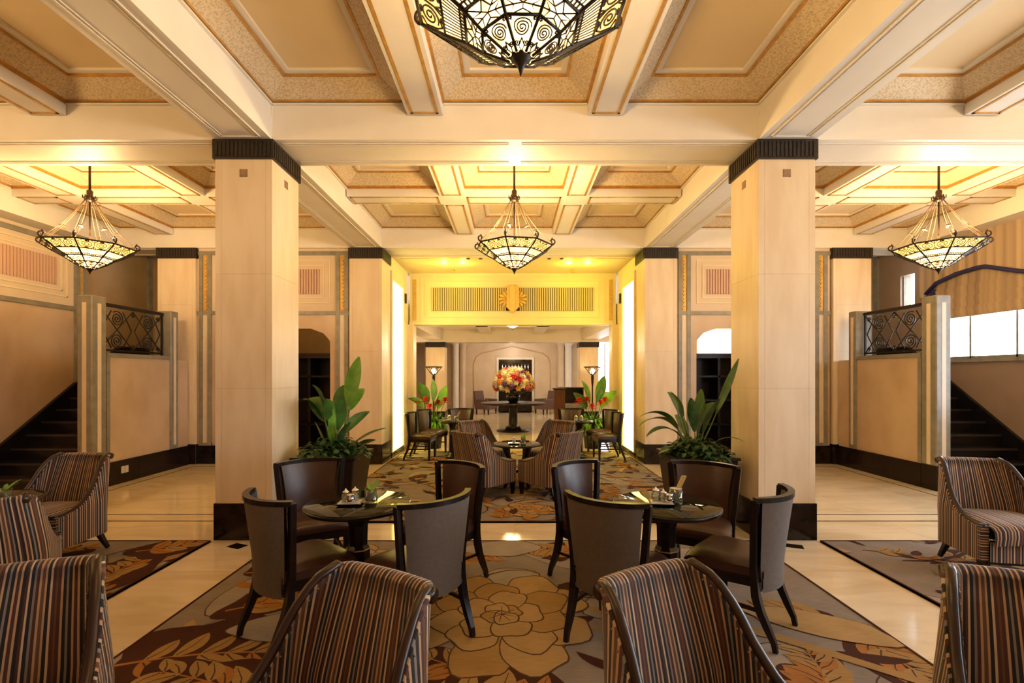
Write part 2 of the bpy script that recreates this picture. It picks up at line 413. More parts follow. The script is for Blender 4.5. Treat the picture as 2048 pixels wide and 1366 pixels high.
def cross_beam(y0, y1, x0, x1):
    m = MB().box(x0, x1, y0, y1, ZB, 3.975).box(x0, x1, y0+.014, y1-.014, 3.975, 4.34).box(x0, x1, y0-.012, y1+.012, 4.085, 4.10)
    b = m.build('main_beam', 'plaster_pale', ce)
    mm = MB()
    for d in (.07, .10, y1-y0-.10, y1-y0-.07): mm.box(x0+.06, x1-.06, y0+d-.006, y0+d+.006, ZB-.008, ZB)
    mm.build('soffit_moulding', 'plaster', b)
for sg in (-1, 1):
    for (y0, y1) in [(-3.3, .65)]+BAYS: long_beam(sg*2.5505, y0, y1)
    for (y0, y1) in YB:
        for a, b in ((sg*XI, 0), (sg*XO, sg*XW)): cross_beam(y0, y1, *sorted((a, b)))
        c = sg*2.5505
        MB().box(c-.2665, c+.2665, y0, y1, ZB, 4.34).build('beam_crossing', 'plaster_pale', ce)
    for (y0, y1) in BAYS:
        MB().box(*sorted((sg*6.85, sg*7.20)), y0, y1, ZB, 4.34).build('wall_beam', 'plaster_pale', ce)
def minor_beam(x0, x1, y0, y1):
    b = MB().box(x0, x1, y0, y1, ZS, 4.34).build('minor_beam', 'plaster_pale', ce)
    g = MB(); along_y = (y1-y0) > (x1-x0)
    e, wd = .035, .024
    if along_y:
        for x in (x0+e, x1-e-wd): g.box(x, x+wd, y0+.03, y1-.03, ZS-.006, ZS)
        for y in (y0+.03, y1-.03-wd): g.box(x0+e, x1-e, y, y+wd, ZS-.006, ZS)
        for x, s_ in ((x0, -1), (x1, 1)): g.box(x, x+s_*.008, y0, y1, 4.09, 4.105)
    else:
        for y in (y0+e, y1-e-wd): g.box(x0+.03, x1-.03, y, y+wd, ZS-.006, ZS)
        for x in (x0+.03, x1-.03-wd): g.box(x, x+wd, y0+e, y1-e, ZS-.006, ZS)
        for y, s_ in ((y0, -1), (y1, 1)): g.box(x0, x1, y, y+s_*.008, 4.09, 4.105)
    g.build('gold_strip', 'gold', b)
def ring(mb, a, za, b, zb, mi=0):
    """sloping picture-frame between two rectangles (x0,x1,y0,y1)"""
    A = [(a[0], a[2], za), (a[1], a[2], za), (a[1], a[3], za), (a[0], a[3], za)]
    B = [(b[0], b[2], zb), (b[1], b[2], zb), (b[1], b[3], zb), (b[0], b[3], zb)]
    for i in range(4):
        j = (i+1) % 4; mb.add([A[i], A[j], B[j], B[i]], [(0, 1, 2, 3)], mi)
    return mb
def ins(r, d): return (r[0]+d, r[1]-d, r[2]+d, r[3]-d)
def bar_ring(mb, r, wd, z0, z1):
    x0, x1, y0, y1 = r
    mb.box(x0, x1, y0, y0+wd, z0, z1).box(x0, x1, y1-wd, y1, z0, z1).box(x0, x0+wd, y0+wd, y1-wd, z0, z1).box(x1-wd, x1, y0+wd, y1-wd, z0, z1)
    return mb
def coffer(x0, x1, y0, y1):
    r = (x0, x1, y0, y1); q = ins(r, .215)
    p = MB().box(q[0], q[1], q[2], q[3], 4.262, 4.30).build('coffer', 'coffer_panel', ce)
    ring(MB(), ins(r, .012), 4.118, q, 4.232).build('relief_cove', 'cove_relief', p)
    bar_ring(MB(), r, .022, 4.105, 4.127).build('lower_gold_trim', 'gold', p)
    bar_ring(MB(), ins(r, .205), .022, 4.222, 4.244).build('upper_gold_trim', 'gold', p)
    bar_ring(MB(), ins(r, .227), .05, 4.238, 4.262).build('inner_moulding', 'plaster_pale', p)
XS = [(-6.85, -6.24), (-5.91, -4.55), (-4.22, -XO), (-XI, -1.01), (-.68, .68), (1.01, XI), (XO, 4.22), (4.55, 5.91), (6.24, 6.85)]
for y0, y1 in BAYS:
    ym = (y0+y1)/2; ys = [(y0, ym-.16), (ym+.16, y1)]
    for x0, x1 in XS:
        for a, b in ys: coffer(x0, x1, a, b)
        minor_beam(x0, x1, ym-.16, ym+.16)
    for x0, x1 in ((-6.24, -5.91), (-4.55, -4.22), (-1.01, -.68), (.68, 1.01), (4.22, 4.55), (5.91, 6.24)):
        for a, b in ys: minor_beam(x0, x1, a, b)
        MB().box(x0, x1, ym-.16, ym+.16, ZS, 4.34).build('beam_crossing', 'plaster_pale', ce)
# the bay behind the camera: plain ceiling
MB().box(-7.20, 7.20, -3.3, .65, 4.12, 4.16).build('rear_ceiling_panel', 'plaster', ce)
# soffits beyond the last cross beam
sof = MB().box(-XI-.2, XI+.2, 8.97, 10.95, 3.80, 3.9).build('soffit_panel', 'frieze_cream', ce)
for x in (-1.9, 1.9):
    MB().box(x-.28, x+.28, 9.325, 9.335, 3.797, 3.80).build('vent_slot', 'slot_dark', sof)
MB().box(-XI, XI, 8.97, 9.02, 3.74, 3.80).build('soffit_moulding', 'frieze_cream', sof)
for sg in (-1, 1):
    MB().box(*sorted((sg*5.45, sg*7.4)), 8.97, 9.8, 3.88, 4.0).build('landing_ceiling_panel', 'plaster', ce)

# ---- pillars
def ribs(mb, x0, x1, y, z0, z1, n, out):
    for i in range(n):
        a = x0+(x1-x0)*(i+.2)/n; mb.box(a, a+(x1-x0)*.6/n, y, y+out, z0, z1)
def pillar(x0, x1, y0, y1, label, zt=ZB, name='pillar', rows=3, plaque=True, group=None, capz=.185, base=.345):
    cx, cyy = (x0+x1)/2, (y0+y1)/2
    t = thing(name, label, 'pillar', (cx, cyy, 0), 0, group)
    hx, hy = (x1-x0)/2, (y1-y0)/2
    d = .012
    MB().box(-hx+d, hx-d, -hy+d, hy-d, base*.5, zt-.02).build('core', 'joint', t)
    MB().box(-hx-.012, hx+.012, -hy-.012, hy+.012, 0, base).build('base_plinth', 'black_marble', t, bevel=.004)
    m = MB().box(-hx-.018, hx+.018, -hy-.018, hy+.018, zt-capz, zt-.001)
    n = 14
    ribs(m, -hx, hx, -hy-.018, zt-capz+.02, zt-.025, n, -.008); ribs(m, -hx, hx, hy+.018, zt-capz+.02, zt-.025, n, .008)
    for sx in (-1, 1):
        for i in range(n):
            a = -hy+2*hy*(i+.2)/n; m.box(sx*(hx+.018), sx*(hx+.026), a, a+2*hy*.6/n, zt-capz+.02, zt-.025)
    m.build('capital_band', 'capital_bronze', t)
    zs = [base+(zt-capz-base)*k/rows for k in range(rows+1)]; g = .0016; e = .058
    for k in range(rows):
        z0, z1 = zs[k]+g*.5, zs[k+1]-g*.5
        for s_ in (-1, 1):
            ya, yb = sorted((s_*hy, s_*(hy-d))); xa, xb = sorted((s_*hx, s_*(hx-d)))
            for a, b in ((-hx+.0005, -hx+e), (-hx+e+g, hx-e-g), (hx-e, hx-.0005)): MB().box(a, b, ya, yb, z0, z1).build('stone_panel', 'pillar_stone', t)
            for a, b in ((-hy+d+.0005, -hy+e), (-hy+e+g, hy-e-g), (hy-e, hy-d-.0005)): MB().box(xa, xb, a, b, z0, z1).build('stone_panel', 'pillar_stone', t)
    if plaque:
        z = zt-capz-.13; q = .036
        MB().box(-q, q, -hy-.004, -hy, z-q, z+q).build('bronze_plaque', 'bronze_pale', t)
        for s_ in (-1, 1):
            MB().box(s_*hx, s_*(hx+.004), -q, q, z-q, z+q).build('bronze_plaque', 'bronze_pale', t)
    return t
pillar(-XO, -XI, 4.54, 5.107, 'near left square marble pillar with black base and dark bronze capital band')
pillar(XI, XO, 4.54, 5.107, 'near right square marble pillar with black base and dark bronze capital band')
pillar(-XO-.03, -XI, 8.40, 8.97, 'marble pillar left of the yellow lit passage, behind the left planter', plaque=False, rows=2)
pillar(XI, XO+.03, 8.40, 8.97, 'marble pillar right of the yellow lit passage, behind the right planter', plaque=False, rows=2)
pillar(-6.18, -5.52, 8.40, 8.97, 'marble pier behind the left stair railing', plaque=False, rows=4)
pillar(5.56, 6.22, 8.40, 8.97, 'marble pier behind the right stair railing', plaque=False, rows=4)

# ---- end walls at y 8.45 between pillar and pier, each with a chamfer-headed doorway
def flutes(mb, a0, a1, n, depth, z0, z1, fixed, axis):
    for i in range(n):
        a = a0+(a1-a0)*(i+.18)/n; b = a+(a1-a0)*.64/n
        if axis == 'x': mb.box(a, b, fixed, fixed+depth, z0, z1)
        else: mb.box(fixed, fixed+depth, a, b, z0, z1)
    return mb
for sg, side in ((-1, 'left'), (1, 'right')):
    X = lambda a, b: tuple(sorted((sg*a, sg*b)))
    w_ = struct('wall_back_'+side)
    y0, y1 = 8.45, 8.70
    xo0, xo1, zt, zk, ck = 3.20, 5.19, 2.36, 2.02, .14
    wm = MB()
    wm.box(*X(2.80, xo0), y0, y1, .32, 2.62).box(*X(xo1, 5.53), y0, y1, .32, 2.62)
    wm.prism([(sg*xo0, 2.62), (sg*xo0, zk+.12), (sg*(xo0+.12), zk+.26), (sg*(xo0+.34), zt), (sg*(xo1-.34), zt), (sg*(xo1-.12), zk+.26), (sg*xo1, zk+.12), (sg*xo1, 2.62)], 'y', y0, y1)
    wm.build('lower_stone_panel', 'wall_stone', w_)
    b_ = MB().box(*X(2.80, xo0), y0-.02, y1, 0, .32).box(*X(xo1, 5.53), y0-.02, y1, 0, .32).build('baseboard_back_'+side, 'black_marble', kind='structure')
    up = MB().box(*X(2.80, 5.53), y0, y1, 2.62, 4.3).build('upper_panel', 'panel_cream', w_)
    fm = MB()
    for d, wd in ((.0, .018), (.10, .018)):
        r = (3.20+d, 5.16-d, 2.80+d*.9, 3.56-d*.9)
        xa, xb = X(r[0], r[1])
        fm.box(xa, xb, y0-.012, y0, r[2], r[2]+wd).box(xa, xb, y0-.012, y0, r[3]-wd, r[3]).box(xa, xa+wd, y0-.012, y0, r[2]+wd, r[3]-wd).box(xb-wd, xb, y0-.012, y0, r[2]+wd, r[3]-wd)
    fm.build('panel_moulding', 'frieze_cream', up)
    xa, xb = X(3.38, 4.98)
    MB().box(xa, xb, y0-.004, y0, 2.96, 3.40).build('flute_back', 'flute_pink', up)
    flutes(MB(), xa, xb, 34, -.016, 2.965, 3.395, y0-.004, 'x').build('flute_strips', 'flute_pink', up, kind='stuff')
    tr = struct('trim_1' if sg < 0 else 'trim_2')
    MB().box(*X(2.82, 5.53), y0-.025, y0, 2.60, 2.665).build('lower_band', 'grey_stone', tr)
    MB().box(*X(2.82, 5.53), y0-.025, y0, 3.64, 3.71).build('upper_band', 'grey_stone', tr)
    for xc in (2.985, 5.37):
        for dx in (-.075, .075):
            MB().box(sg*(xc+dx)-.032, sg*(xc+dx)+.032, y0-.03, y0, .32, 3.66).build('grey_stile', 'grey_stone', tr)
        MB().box(sg*xc-.043, sg*xc+.043, y0-.014, y0, .37, 2.60).build('pink_strip', 'pale_stone', tr)
        g = MB().box(sg*xc-.043, sg*xc+.043, y0-.012, y0, 2.665, 3.64)
        for k in range(14):
            z = 2.70+k*.066; g.prism([(sg*xc-.036, z), (sg*xc, z-.02), (sg*xc+.036, z), (sg*xc, z+.055)], 'y', y0-.026, y0-.012)
        g.build('gilt_chevron_strip', 'ornament_gold', tr)
        MB().box(sg*xc-.107, sg*xc+.107, y0-.032, y0, .32, .37).build('grey_foot', 'grey_stone', tr)

# ---- frieze wall over the passage
fw = struct('wall_frieze')
MB().box(-XI, XI, 10.7, 10.95, 2.66, 3.80).build('frieze_panel', 'frieze_cream', fw)
m = MB(); y0 = 10.7
for (x0, x1, z0, z1, wd, p) in ((-1.93, 1.93, 2.83, 3.64, .022, .03), (-2.04, 2.04, 2.72, 3.72, .014, .018)):
    m.box(x0, x1, y0-p, y0, z0, z0+wd).box(x0, x1, y0-p, y0, z1-wd, z1).box(x0, x0+wd, y0-p, y0, z0+wd, z1-wd).box(x1-wd, x1, y0-p, y0, z0+wd, z1-wd)
m.box(-XI, XI, y0-.035, y0, 2.66, 2.72)
m.build('frieze_moulding', 'frieze_cream', fw)
MB().box(-1.80, 1.80, y0-.006, y0, 2.97, 3.48).build('grille_recess', 'slot_dark', fw)
gm = MB()
for i in range(74):
    a = -1.80+3.6*(i+.5)/74
    if abs(a) > .13: gm.box(a-.0165, a+.0165, y0-.04, y0-.006, 2.97, 3.48)
gm.build('grille_slats', 'slat_tan', fw, kind='stuff')
om = MB()
om.prism([(-.14, 3.05), (-.14, 3.46), (-.09, 3.53), (.09, 3.53), (.14, 3.46), (.14, 3.05), (.05, 2.95), (0, 2.90), (-.05, 2.95)], 'y', y0-.10, y0-.03)
om.prism([(-.07, 3.02), (-.07, 3.51), (.07, 3.51), (.07, 3.02), (0, 2.94)], 'y', y0-.13, y0-.10)
om.build('gilt_keystone', 'ornament_gold', fw, bevel=.008)
for sx in (-1, 1):
    sm = MB()
    for k in range(7):
        a = R(-84+28*k); q = .21 if k in (2, 3, 4) else .19
        sm.tube([(sx*.10, y0-.05, 3.22), (sx*(.10+q*.5*math.cos(a)), y0-.055, 3.22+q*.5*math.sin(a)), (sx*(.10+q*.85*math.cos(a)), y0-.05, 3.22+q*.85*math.sin(a)), (sx*(.10+q*math.cos(a)), y0-.045, 3.22+q*math.sin(a))], [.012, .030, .042, .022], 8)
    sm.build('gilt_shell', 'ornament_gold', fw)
for sx in (-1, 1):
    g = MB().box(sx*2.17-.035, sx*2.17+.035, y0-.015, y0, 2.76, 3.66)
    for k in range(10): g.box(sx*2.17-.028, sx*2.17+.028, y0-.028, y0-.015, 2.79+k*.087, 2.84+k*.087)
    g.build('gilt_chevron_strip', 'ornament_gold', fw)
for x in (-1.28, 1.28):
    t = thing('ceiling_spotlight', 'small round spotlight on the soffit %s of the frieze' % ('left' if x < 0 else 'right'), 'spotlight', (x, 10.35, 3.80))
    MB().lathe([(.012, -.05), (.035, -.045), (.035, 0)], 10).build('housing', 'ornament_gold', t)
for i, x in enumerate((-.87, -.63, .70, .94)):
    t = thing('ceiling_downlight', '%s dark round downlight in the yellow soffit behind the centre chandelier' % ('first', 'second', 'third', 'fourth')[i], 'downlight', (x, 9.34, 3.80), 0, 'soffit downlights')
    MB().lathe([(.022, -.012), (.035, -.012), (.038, 0)], 12).build('ring', 'bronze', t)
    lamp('soffit_lamp', (x*1.6, 9.75, 3.74), E_FRIEZE, (1.0, .80, .07), .05)
# ---- passage walls with backlit alabaster panels
for sg, side in ((-1, 'left'), (1, 'right')):
    X = lambda a, b: tuple(sorted((sg*a, sg*b)))
    MB().box(*X(XI+.03, XI+.2), 8.97, 10.95, 0, 3.8).build('wall_passage_'+side, 'frieze_cream', kind='structure')
    t = thing('light_box', 'tall glowing alabaster light panel on the %s wall of the passage' % side, 'light panel', (sg*XI, 9.52, 0))
    MB().box(*X(-.02, .03), -.50, .52, 0, .10).build('base', 'black_marble', t)
    f = MB().box(*X(-.03, .03), -.52, -.46, .1, 3.5).box(*X(-.03, .03), .46, .54, .1, 3.5).box(*X(-.03, .03), -.46, .46, 3.33, 3.5)
    f.build('frame', 'frieze_cream', t)
    for z0, z1 in ((.10, 1.17), (1.175, 2.25), (2.255, 3.33)):
        MB().box(*X(-.005, .03), -.46, .46, z0, z1).build('alabaster_pane', 'alabaster_lit', t)
    MB().box(*X(XI-.06, XI+.04), 10.08, 10.16, 3.05, 3.25).build('trim_%d' % (3 if sg < 0 else 4), 'bronze', kind='structure')
    MB().box(*X(XI-.10, XI+.2), 10.62, 10.95, 0, 2.66).build('trim_%d' % (5 if sg < 0 else 6), 'pillar_stone', kind='structure')
# ---- side walls
for sg, side in ((-1, 'left'), (1, 'right')):
    X = lambda a, b: tuple(sorted((sg*a, sg*b)))
    w_ = struct('wall_'+side)
    yw0, yw1, zw0, zw1 = 6.35, 8.22, 1.81, 2.95
    if sg < 0:
        MB().box(*X(7.20, 7.40), -3.3, 7.95, 0, 2.62).build('lower_stone_panel', 'wall_stone', w_)
        MB().box(*X(7.20, 7.40), -3.3, 7.95, 2.62, 4.4).build('upper_panel', 'panel_cream', w_)
        MB().box(*X(7.17, 7.20), -3.3, 7.95, 2.60, 2.67).build('lower_band', 'grey_stone', w_)
        MB().box(*X(7.16, 7.20), -3.3, 7.95, 3.63, 3.70).build('upper_band', 'grey_stone', w_)
        fm = MB()
        for d in (0, .09):
            a, b, c, e = 5.4+d, 7.80-d, 2.80+d, 3.56-d
            fm.box(*X(7.185, 7.20), a, b, c, c+.018).box(*X(7.185, 7.20), a, b, e-.018, e).box(*X(7.185, 7.20), a, a+.018, c, e).box(*X(7.185, 7.20), b-.018, b, c, e)
        fm.build('panel_moulding', 'frieze_cream', w_)
        flutes(MB(), 5.58, 7.62, 42, .016, 2.97, 3.40, -7.20, 'y').build('flute_strips', 'flute_pink', w_, kind='stuff')
        MB().box(*X(7.15, 7.20), 6.60, 6.66, 3.13, 3.22).build('gilt_boss', 'ornament_gold', w_)
        for a in (7.95, 8.09): MB().box(*X(7.15, 7.40), a-.035, a+.035, 0, 4.2).build('grey_stile', 'grey_stone', w_)
        MB().box(*X(7.17, 7.40), 7.98, 8.06, 0, 4.2).build('gilt_chevron_strip', 'ornament_gold', w_)
        MB().box(*X(7.20, 7.40), 8.12, 10.2, 0, 4.2).build('landing_panel', 'amber_wall', w_)
    else:
        MB().box(*X(7.20, 7.40), -3.3, -2.7, 0, 4.4).box(*X(7.20, 7.40), -.7, .3, .9, 3.0).box(*X(7.20, 7.40), 2.3, 3.2, .9, 3.0).box(*X(7.20, 7.40), 5.2, yw0, 0, 4.4).box(*X(7.20, 7.40), -2.7, 5.2, 0, .9).box(*X(7.20, 7.40), -2.7, 5.2, 3.0, 4.4).box(*X(7.20, 7.40), yw1, 8.67, 0, 4.4).box(*X(7.20, 7.40), yw0, yw1, 0, zw0).box(*X(7.20, 7.40), yw0, yw1, zw1+.25, 4.4).box(*X(7.20, 7.40), 8.99, 10.2, 0, 4.4).box(*X(7.20, 7.40), 8.67, 8.99, 0, 2.80).box(*X(7.20, 7.40), 8.67, 8.99, 3.38, 4.4).build('stone_panel', 'landing_wall', w_)
        MB().box(*X(7.15, 7.20), 5.6, 8.6, 1.755, 1.81).build('grey_band', 'grey_stone', w_)
        wn = struct('window_1')
        f = MB().box(*X(7.25, 7.31), yw0, yw1, zw0, zw0+.04)
        for y in (yw0, 6.95, 7.66, yw1-.03): f.box(*X(7.25, 7.31), y, y+.03, zw0, zw1+.25)
        f.build('window_frame', 'grey_stone', wn)
        for a, b in ((yw0+.03, 6.95), (6.98, 7.66), (7.69, yw1-.03)):
            MB().box(*X(7.275, 7.281), a, b, zw0+.04, zw1+.25).build('pane', 'window_glass', wn)
        for n_, (a, b) in enumerate(((-2.7, -.7), (.3, 2.3), (3.2, 5.2))):
            wq = struct('window_%d' % (10+n_)); f = MB()
            for y in (a, (a+b)/2-.025, b-.05): f.box(*X(7.25, 7.31), y, y+.05, .9, 3.0)
            for z in (.9, 2.2, 2.95): f.box(*X(7.255, 7.305), a, b, z, z+.05)
            f.build('window_frame', 'dark_wood', wq)
            MB().box(*X(7.275, 7.281), a, b, .9, 3.0).build('pane', 'window_glass', wq)
        wn2 = struct('window_2')
        MB().box(*X(7.25, 7.31), 8.67, 8.69, 2.80, 3.38).box(*X(7.25, 7.31), 8.97, 8.99, 2.80, 3.38).build('window_frame', 'grey_stone', wn2)
        MB().box(*X(7.275, 7.281), 8.69, 8.97, 2.80, 3.38).build('pane', 'window_glass', wn2)
        # fabric over the window: a pelmet cut to a low arch, a folded blind below it
        arch = [(6.26, 2.80), (6.45, 2.90), (6.82, 3.02), (7.05, 3.10), (7.31, 3.195), (7.45, 3.205), (7.80, 3.18), (8.16, 3.10), (8.36, 2.95)]
        t = thing('window_pelmet', 'tan striped fabric pelmet with navy arched edge over the right window', 'pelmet', (7.18, 7.6, 0))
        rows_ = []; ys_ = [6.1+2.4*i/60 for i in range(61)]
        za = lambda y: interp(arch, y) if 6.26 <= y <= 8.36 else 2.9
        for fz in (0, .5, 1):
            rows_.append([(-.03+.012*math.sin(y*42), y-7.6, za(y)+(3.80-za(y))*fz) for y in ys_])
        MB().grid(rows_).build('pleated_panel', 'curtain', t)
        MB().tube([(-.05, y-7.6, z) for y, z in arch], .030, 8).build('navy_edge', 'navy', t)
        t = thing('roman_blind', 'tan folded fabric blind half lowered in the right window', 'blind', (7.20, 7.6, 0))
        rows_ = []
        for z, dx in ((3.40, 0), (2.98, -.01), (2.975, -.03), (2.80, -.015), (2.795, -.035), (2.64, -.02), (2.635, -.045), (2.48, -.025)):
            rows_.append([(dx+.005*math.sin(y*20), y-7.6, min(z, za(y)+.12)) for y in [6.25+2.06*i/30 for i in range(31)]])
        MB().grid(rows_).build('folded_panel', 'curtain', t)
        MB().box(-.03, -.02, -1.35, .7, 2.475, 2.485).build('hem_bar', 'curtain', t)
        MB().box(*X(7.13, 7.20), 8.22, 8.28, 2.7, 3.0).build('navy_tail', 'navy', w_)
    MB().box(*X(5.45, 7.40), 9.60, 9.80, 0, 4.2).build('wall_landing_'+side, 'landing_wall' if sg > 0 else 'amber_wall', kind='structure')
    MB().box(*X(7.15, 7.20), 9.50, 9.60, 0, 4.0).build('trim_%d' % (7 if sg < 0 else 8), 'grey_stone', kind='structure')
# ---- wall behind the camera
w_ = struct('wall_rear')
MB().box(-7.4, 7.4, -3.45, -3.25, 0, 4.4).build('stone_panel', 'wall_stone', w_)

# ---- stairs, each beside its side wall, with newel, stone parapet and iron railing
def railing_pattern(L_, H):
    """2d curves (along, up) of the iron panel: crossing diagonals and spirals"""
    P = []
    q = L_/4
    for c in (q, 3*q):
        P.append([(c-q, 0), (c+q*.0, H*.5), (c+q, H)]); P.append([(c-q, H), (c, H*.5), (c+q, 0)])
        P.append([(c-q*.9, H*.5), (c-q*.35, H*.95)]); P.append([(c+q*.9, H*.5), (c+q*.35, H*.05)])
        P.append([(c-q*.9, H*.5), (c-q*.35, H*.05)]); P.append([(c+q*.9, H*.5), (c+q*.35, H*.95)])
        P.append(spiral(c, H*.77, H*.19, 2.6, 36, .006, -PI/2)); P.append(spiral(c, H*.23, H*.19, 2.6, 36, .006, PI/2))
    for c in (.06*L_, .5*L_, .94*L_):
        P.append(spiral(c, H*.90, H*.07, 1.5, 16)); P.append(spiral(c, H*.08, H*.07, 1.5, 16))
    return P
for sg, side in ((-1, 'left'), (1, 'right')):
    X = lambda a, b: tuple(sorted((sg*a, sg*b)))
    t = thing('staircase', 'black marble staircase climbing along the %s wall' % side, 'staircase', (sg*6.7, 6.4, 0))
    for k in range(11):
        z = .17*(k+1); y = .23*k; e = (y+.228 if k < 10 else 3.15)
        xi = sg*(5.885 if 6.4+e < 8.38 else 6.25)-sg*6.7; xe = sg*7.14-sg*6.7
        st = MB().box(xi, xe, y, e, (0 if k < 10 else 1.6), z-.03).build('step', 'step_marble', t)
        MB().box(xi, xe, y-.012, e, z-.03, z).build('tread', 'nosing', st)
    MB().prism([(6.12, 0), (6.30, .24), (8.78, 2.07), (9.5, 2.07), (9.5, 1.8), (8.9, 1.7), (6.5, 0)], 'x', *X(7.145, 7.199)).build('trim_%d' % (9 if sg < 0 else 10), 'step_marble', kind='structure')
    # parapet wall
    t = thing('stair_parapet', 'stone clad parapet wall of the %s stair with grey framing' % side, 'parapet', (sg*5.75, 7.3, 0))
    xo = sg*5.75
    MB().box(sg*5.64-xo, sg*5.86-xo, -.618, 1.075, .33, 1.80).build('stone_face', 'wall_stone', t)
    bx = MB(); n_ = 3
    for k in range(n_):
        a, b = -.618+1.695*k/n_, -.618+1.695*(k+1)/n_
        MB().box(sg*5.62-xo, sg*5.87-xo, a+.001, b-.001, 0, .33).build('black_base_slab', 'black_marble', t)
    MB().box(sg*5.615-xo, sg*5.875-xo, -.618, .62, 1.80, 1.858).build('coping', 'grey_stone', t)
    MB().box(sg*5.625-xo, sg*5.64-xo, -.618, -.56, .33, 1.80).build('grey_stile', 'grey_stone', t)
    p = MB().box(sg*5.615-xo, sg*5.88-xo, .63, .80, .33, 2.60)
    p.build('end_post', 'grey_stone', t, bevel=.006)
    MB().box(sg*5.608-xo, sg*5.616-xo, .69, .74, .40, 2.5).build('pale_inlay', 'pale_stone', t)
    if side == 'left':
        so = thing('wall_socket', 'pale double socket on the black base of the left stair parapet', 'socket', (-5.618, 6.98, .19))
        MB().box(0, .006, -.065, -.004, -.05, .05).build('socket_plate', 'socket', so); MB().box(0, .006, .004, .065, -.05, .05).build('socket_plate', 'socket', so)
    # newel
    t = thing('newel_post', 'tall grey stone newel with pale inlay strips at the foot of the %s stair' % side, 'newel', (sg*5.725, 6.56, 0))
    MB().box(-.10, .10, -.12, .12, .33, 2.62).build('shaft', 'grey_stone', t, bevel=.012)
    MB().box(-.102, .102, -.122, .122, 0, .33).build('foot', 'black_marble', t)
    for dx in (-.0,): MB().box(dx-.028, dx+.028, -.124, -.118, .34, 2.52).build('front_inlay', 'pale_stone', t)
    MB().box(-sg*.103, -sg*.097, -.03, .03, .34, 2.52).build('side_inlay', 'pale_stone', t)
    MB().box(sg*.097, sg*.103, -.03, .03, 1.0, 2.52).build('side_inlay', 'pale_stone', t)
    # railing
    t = thing('stair_railing', 'wrought iron railing with spirals and diamonds on the %s stair parapet' % side, 'railing', (sg*5.75, 6.69, 1.86))
    L_, H = 1.225, .66
    MB().box(-.025, .025, 0, L_, H, H+.045).build('top_rail', 'iron', t)
    MB().box(-.015, .015, 0, L_, .03, .055).build('bottom_rail', 'iron', t)
    for y in (.012, L_-.012): MB().box(-.012, .012, y-.012, y+.012, 0, H).build('end_bar', 'iron', t)
    m = MB()
    for c in railing_pattern(L_-.05, H-.07): m.tube([(0, .025+a, .05+b) for a, b in c], .0085, 5)
    m.build('scrollwork', 'iron', t)

# ---- rooms glimpsed through the two doorways
for sg, side in ((-1, 'left'), (1, 'right')):
    X = lambda a, b: tuple(sorted((sg*a, sg*b)))
    r_ = struct('wall_side_room_'+side)
    MB().box(*X(2.6, 5.5), 10.88, 10.94, 0, 3.4).build('back_panel', 'amber_wall', r_)
    MB().box(*X(5.45, 5.5), 8.7, 10.94, 0, 3.4).box(*X(2.45, 2.55), 8.7, 10.94, 0, 3.4).build('side_panel', 'amber_wall', r_)
    MB().box(*X(2.5, 5.5), 8.7, 10.94, 3.3, 3.4).build('ceiling_side_room_'+side, 'plaster', kind='structure')
    t = thing('display_cabinet', 'tall dark wood cabinet seen through the %s doorway' % side, 'cabinet', (sg*3.9, 10.35, 0))
    MB().box(-1.15, 1.15, .22, .28, 0, 1.9).build('back', 'dark_wood', t)
    for x in (-1.15, -.38, .38, 1.10): MB().box(x, x+.05, -.25, .28, 0, 1.9).build('upright', 'dark_wood', t)
    for z in (0, .5, 1.0, 1.5): MB().box(-1.15, 1.15, -.25, .25, z, z+.04).build('shelf', 'dark_wood', t)
    MB().box(-1.22, 1.22, -.30, .30, 1.90, 2.0).build('cornice', 'brown_wood', t)
    if sg > 0:
        w3 = struct('window_8')
        MB().box(*X(4.15, 5.1), 10.86, 10.88, 2.02, 2.6).build('bright_pane', 'bulb_soft', w3)
    else:
        lamp('side_room_lamp', (sg*3.9, 9.4, 2.9), 22, WARM, .1)
# ------------------------------------------------------------------ FAR ROOM beyond the passage
fr = MB().box(-7.2, 7.2, 10.95, 20.8, 3.06, 3.16).build('ceiling_far_room', 'plaster', kind='structure')
for sg in (-1, 1):
    MB().box(*sorted((sg*2.3, sg*2.8)), 10.95, 16, 2.70, 3.06).build('main_beam', 'plaster_pale', fr)
    MB().box(sg*.85-.17, sg*.85+.17, 10.95, 16, 2.90, 3.06).build('minor_beam', 'plaster_pale', fr)
MB().box(-7.2, 7.2, 16, 16.6, 2.64, 3.06).build('main_beam', 'plaster_pale', fr)
MB().box(-7.2, 7.2, 13.3, 13.6, 2.90, 3.06).build('minor_beam', 'plaster_pale', fr)
wf = struct('wall_far')
# back wall, with a bright tall window at its right end
MB().box(-7.2, 3.25, 20.4, 20.6, 0, 3.06).box(3.25, 4.6, 20.4, 20.6, 0, .85).box(4.6, 7.2, 20.4, 20.6, 0, 3.06).box(3.25, 4.6, 20.4, 20.6, 2.98, 3.06).build('stone_panel', 'far_stone', wf)
wn = struct('window_9')
f = MB()
for x in (3.25, 3.9, 4.55): f.box(x, x+.05, 20.45, 20.5, .85, 2.98)
f.build('window_frame', 'white_stone', wn)
MB().box(3.25, 4.6, 20.47, 20.476, .85, 2.98).build('pane', 'window_glass', wn)
portal((3.92, 20.62, 1.9), (R(-90), 0, 0), 1.3, 2.1)
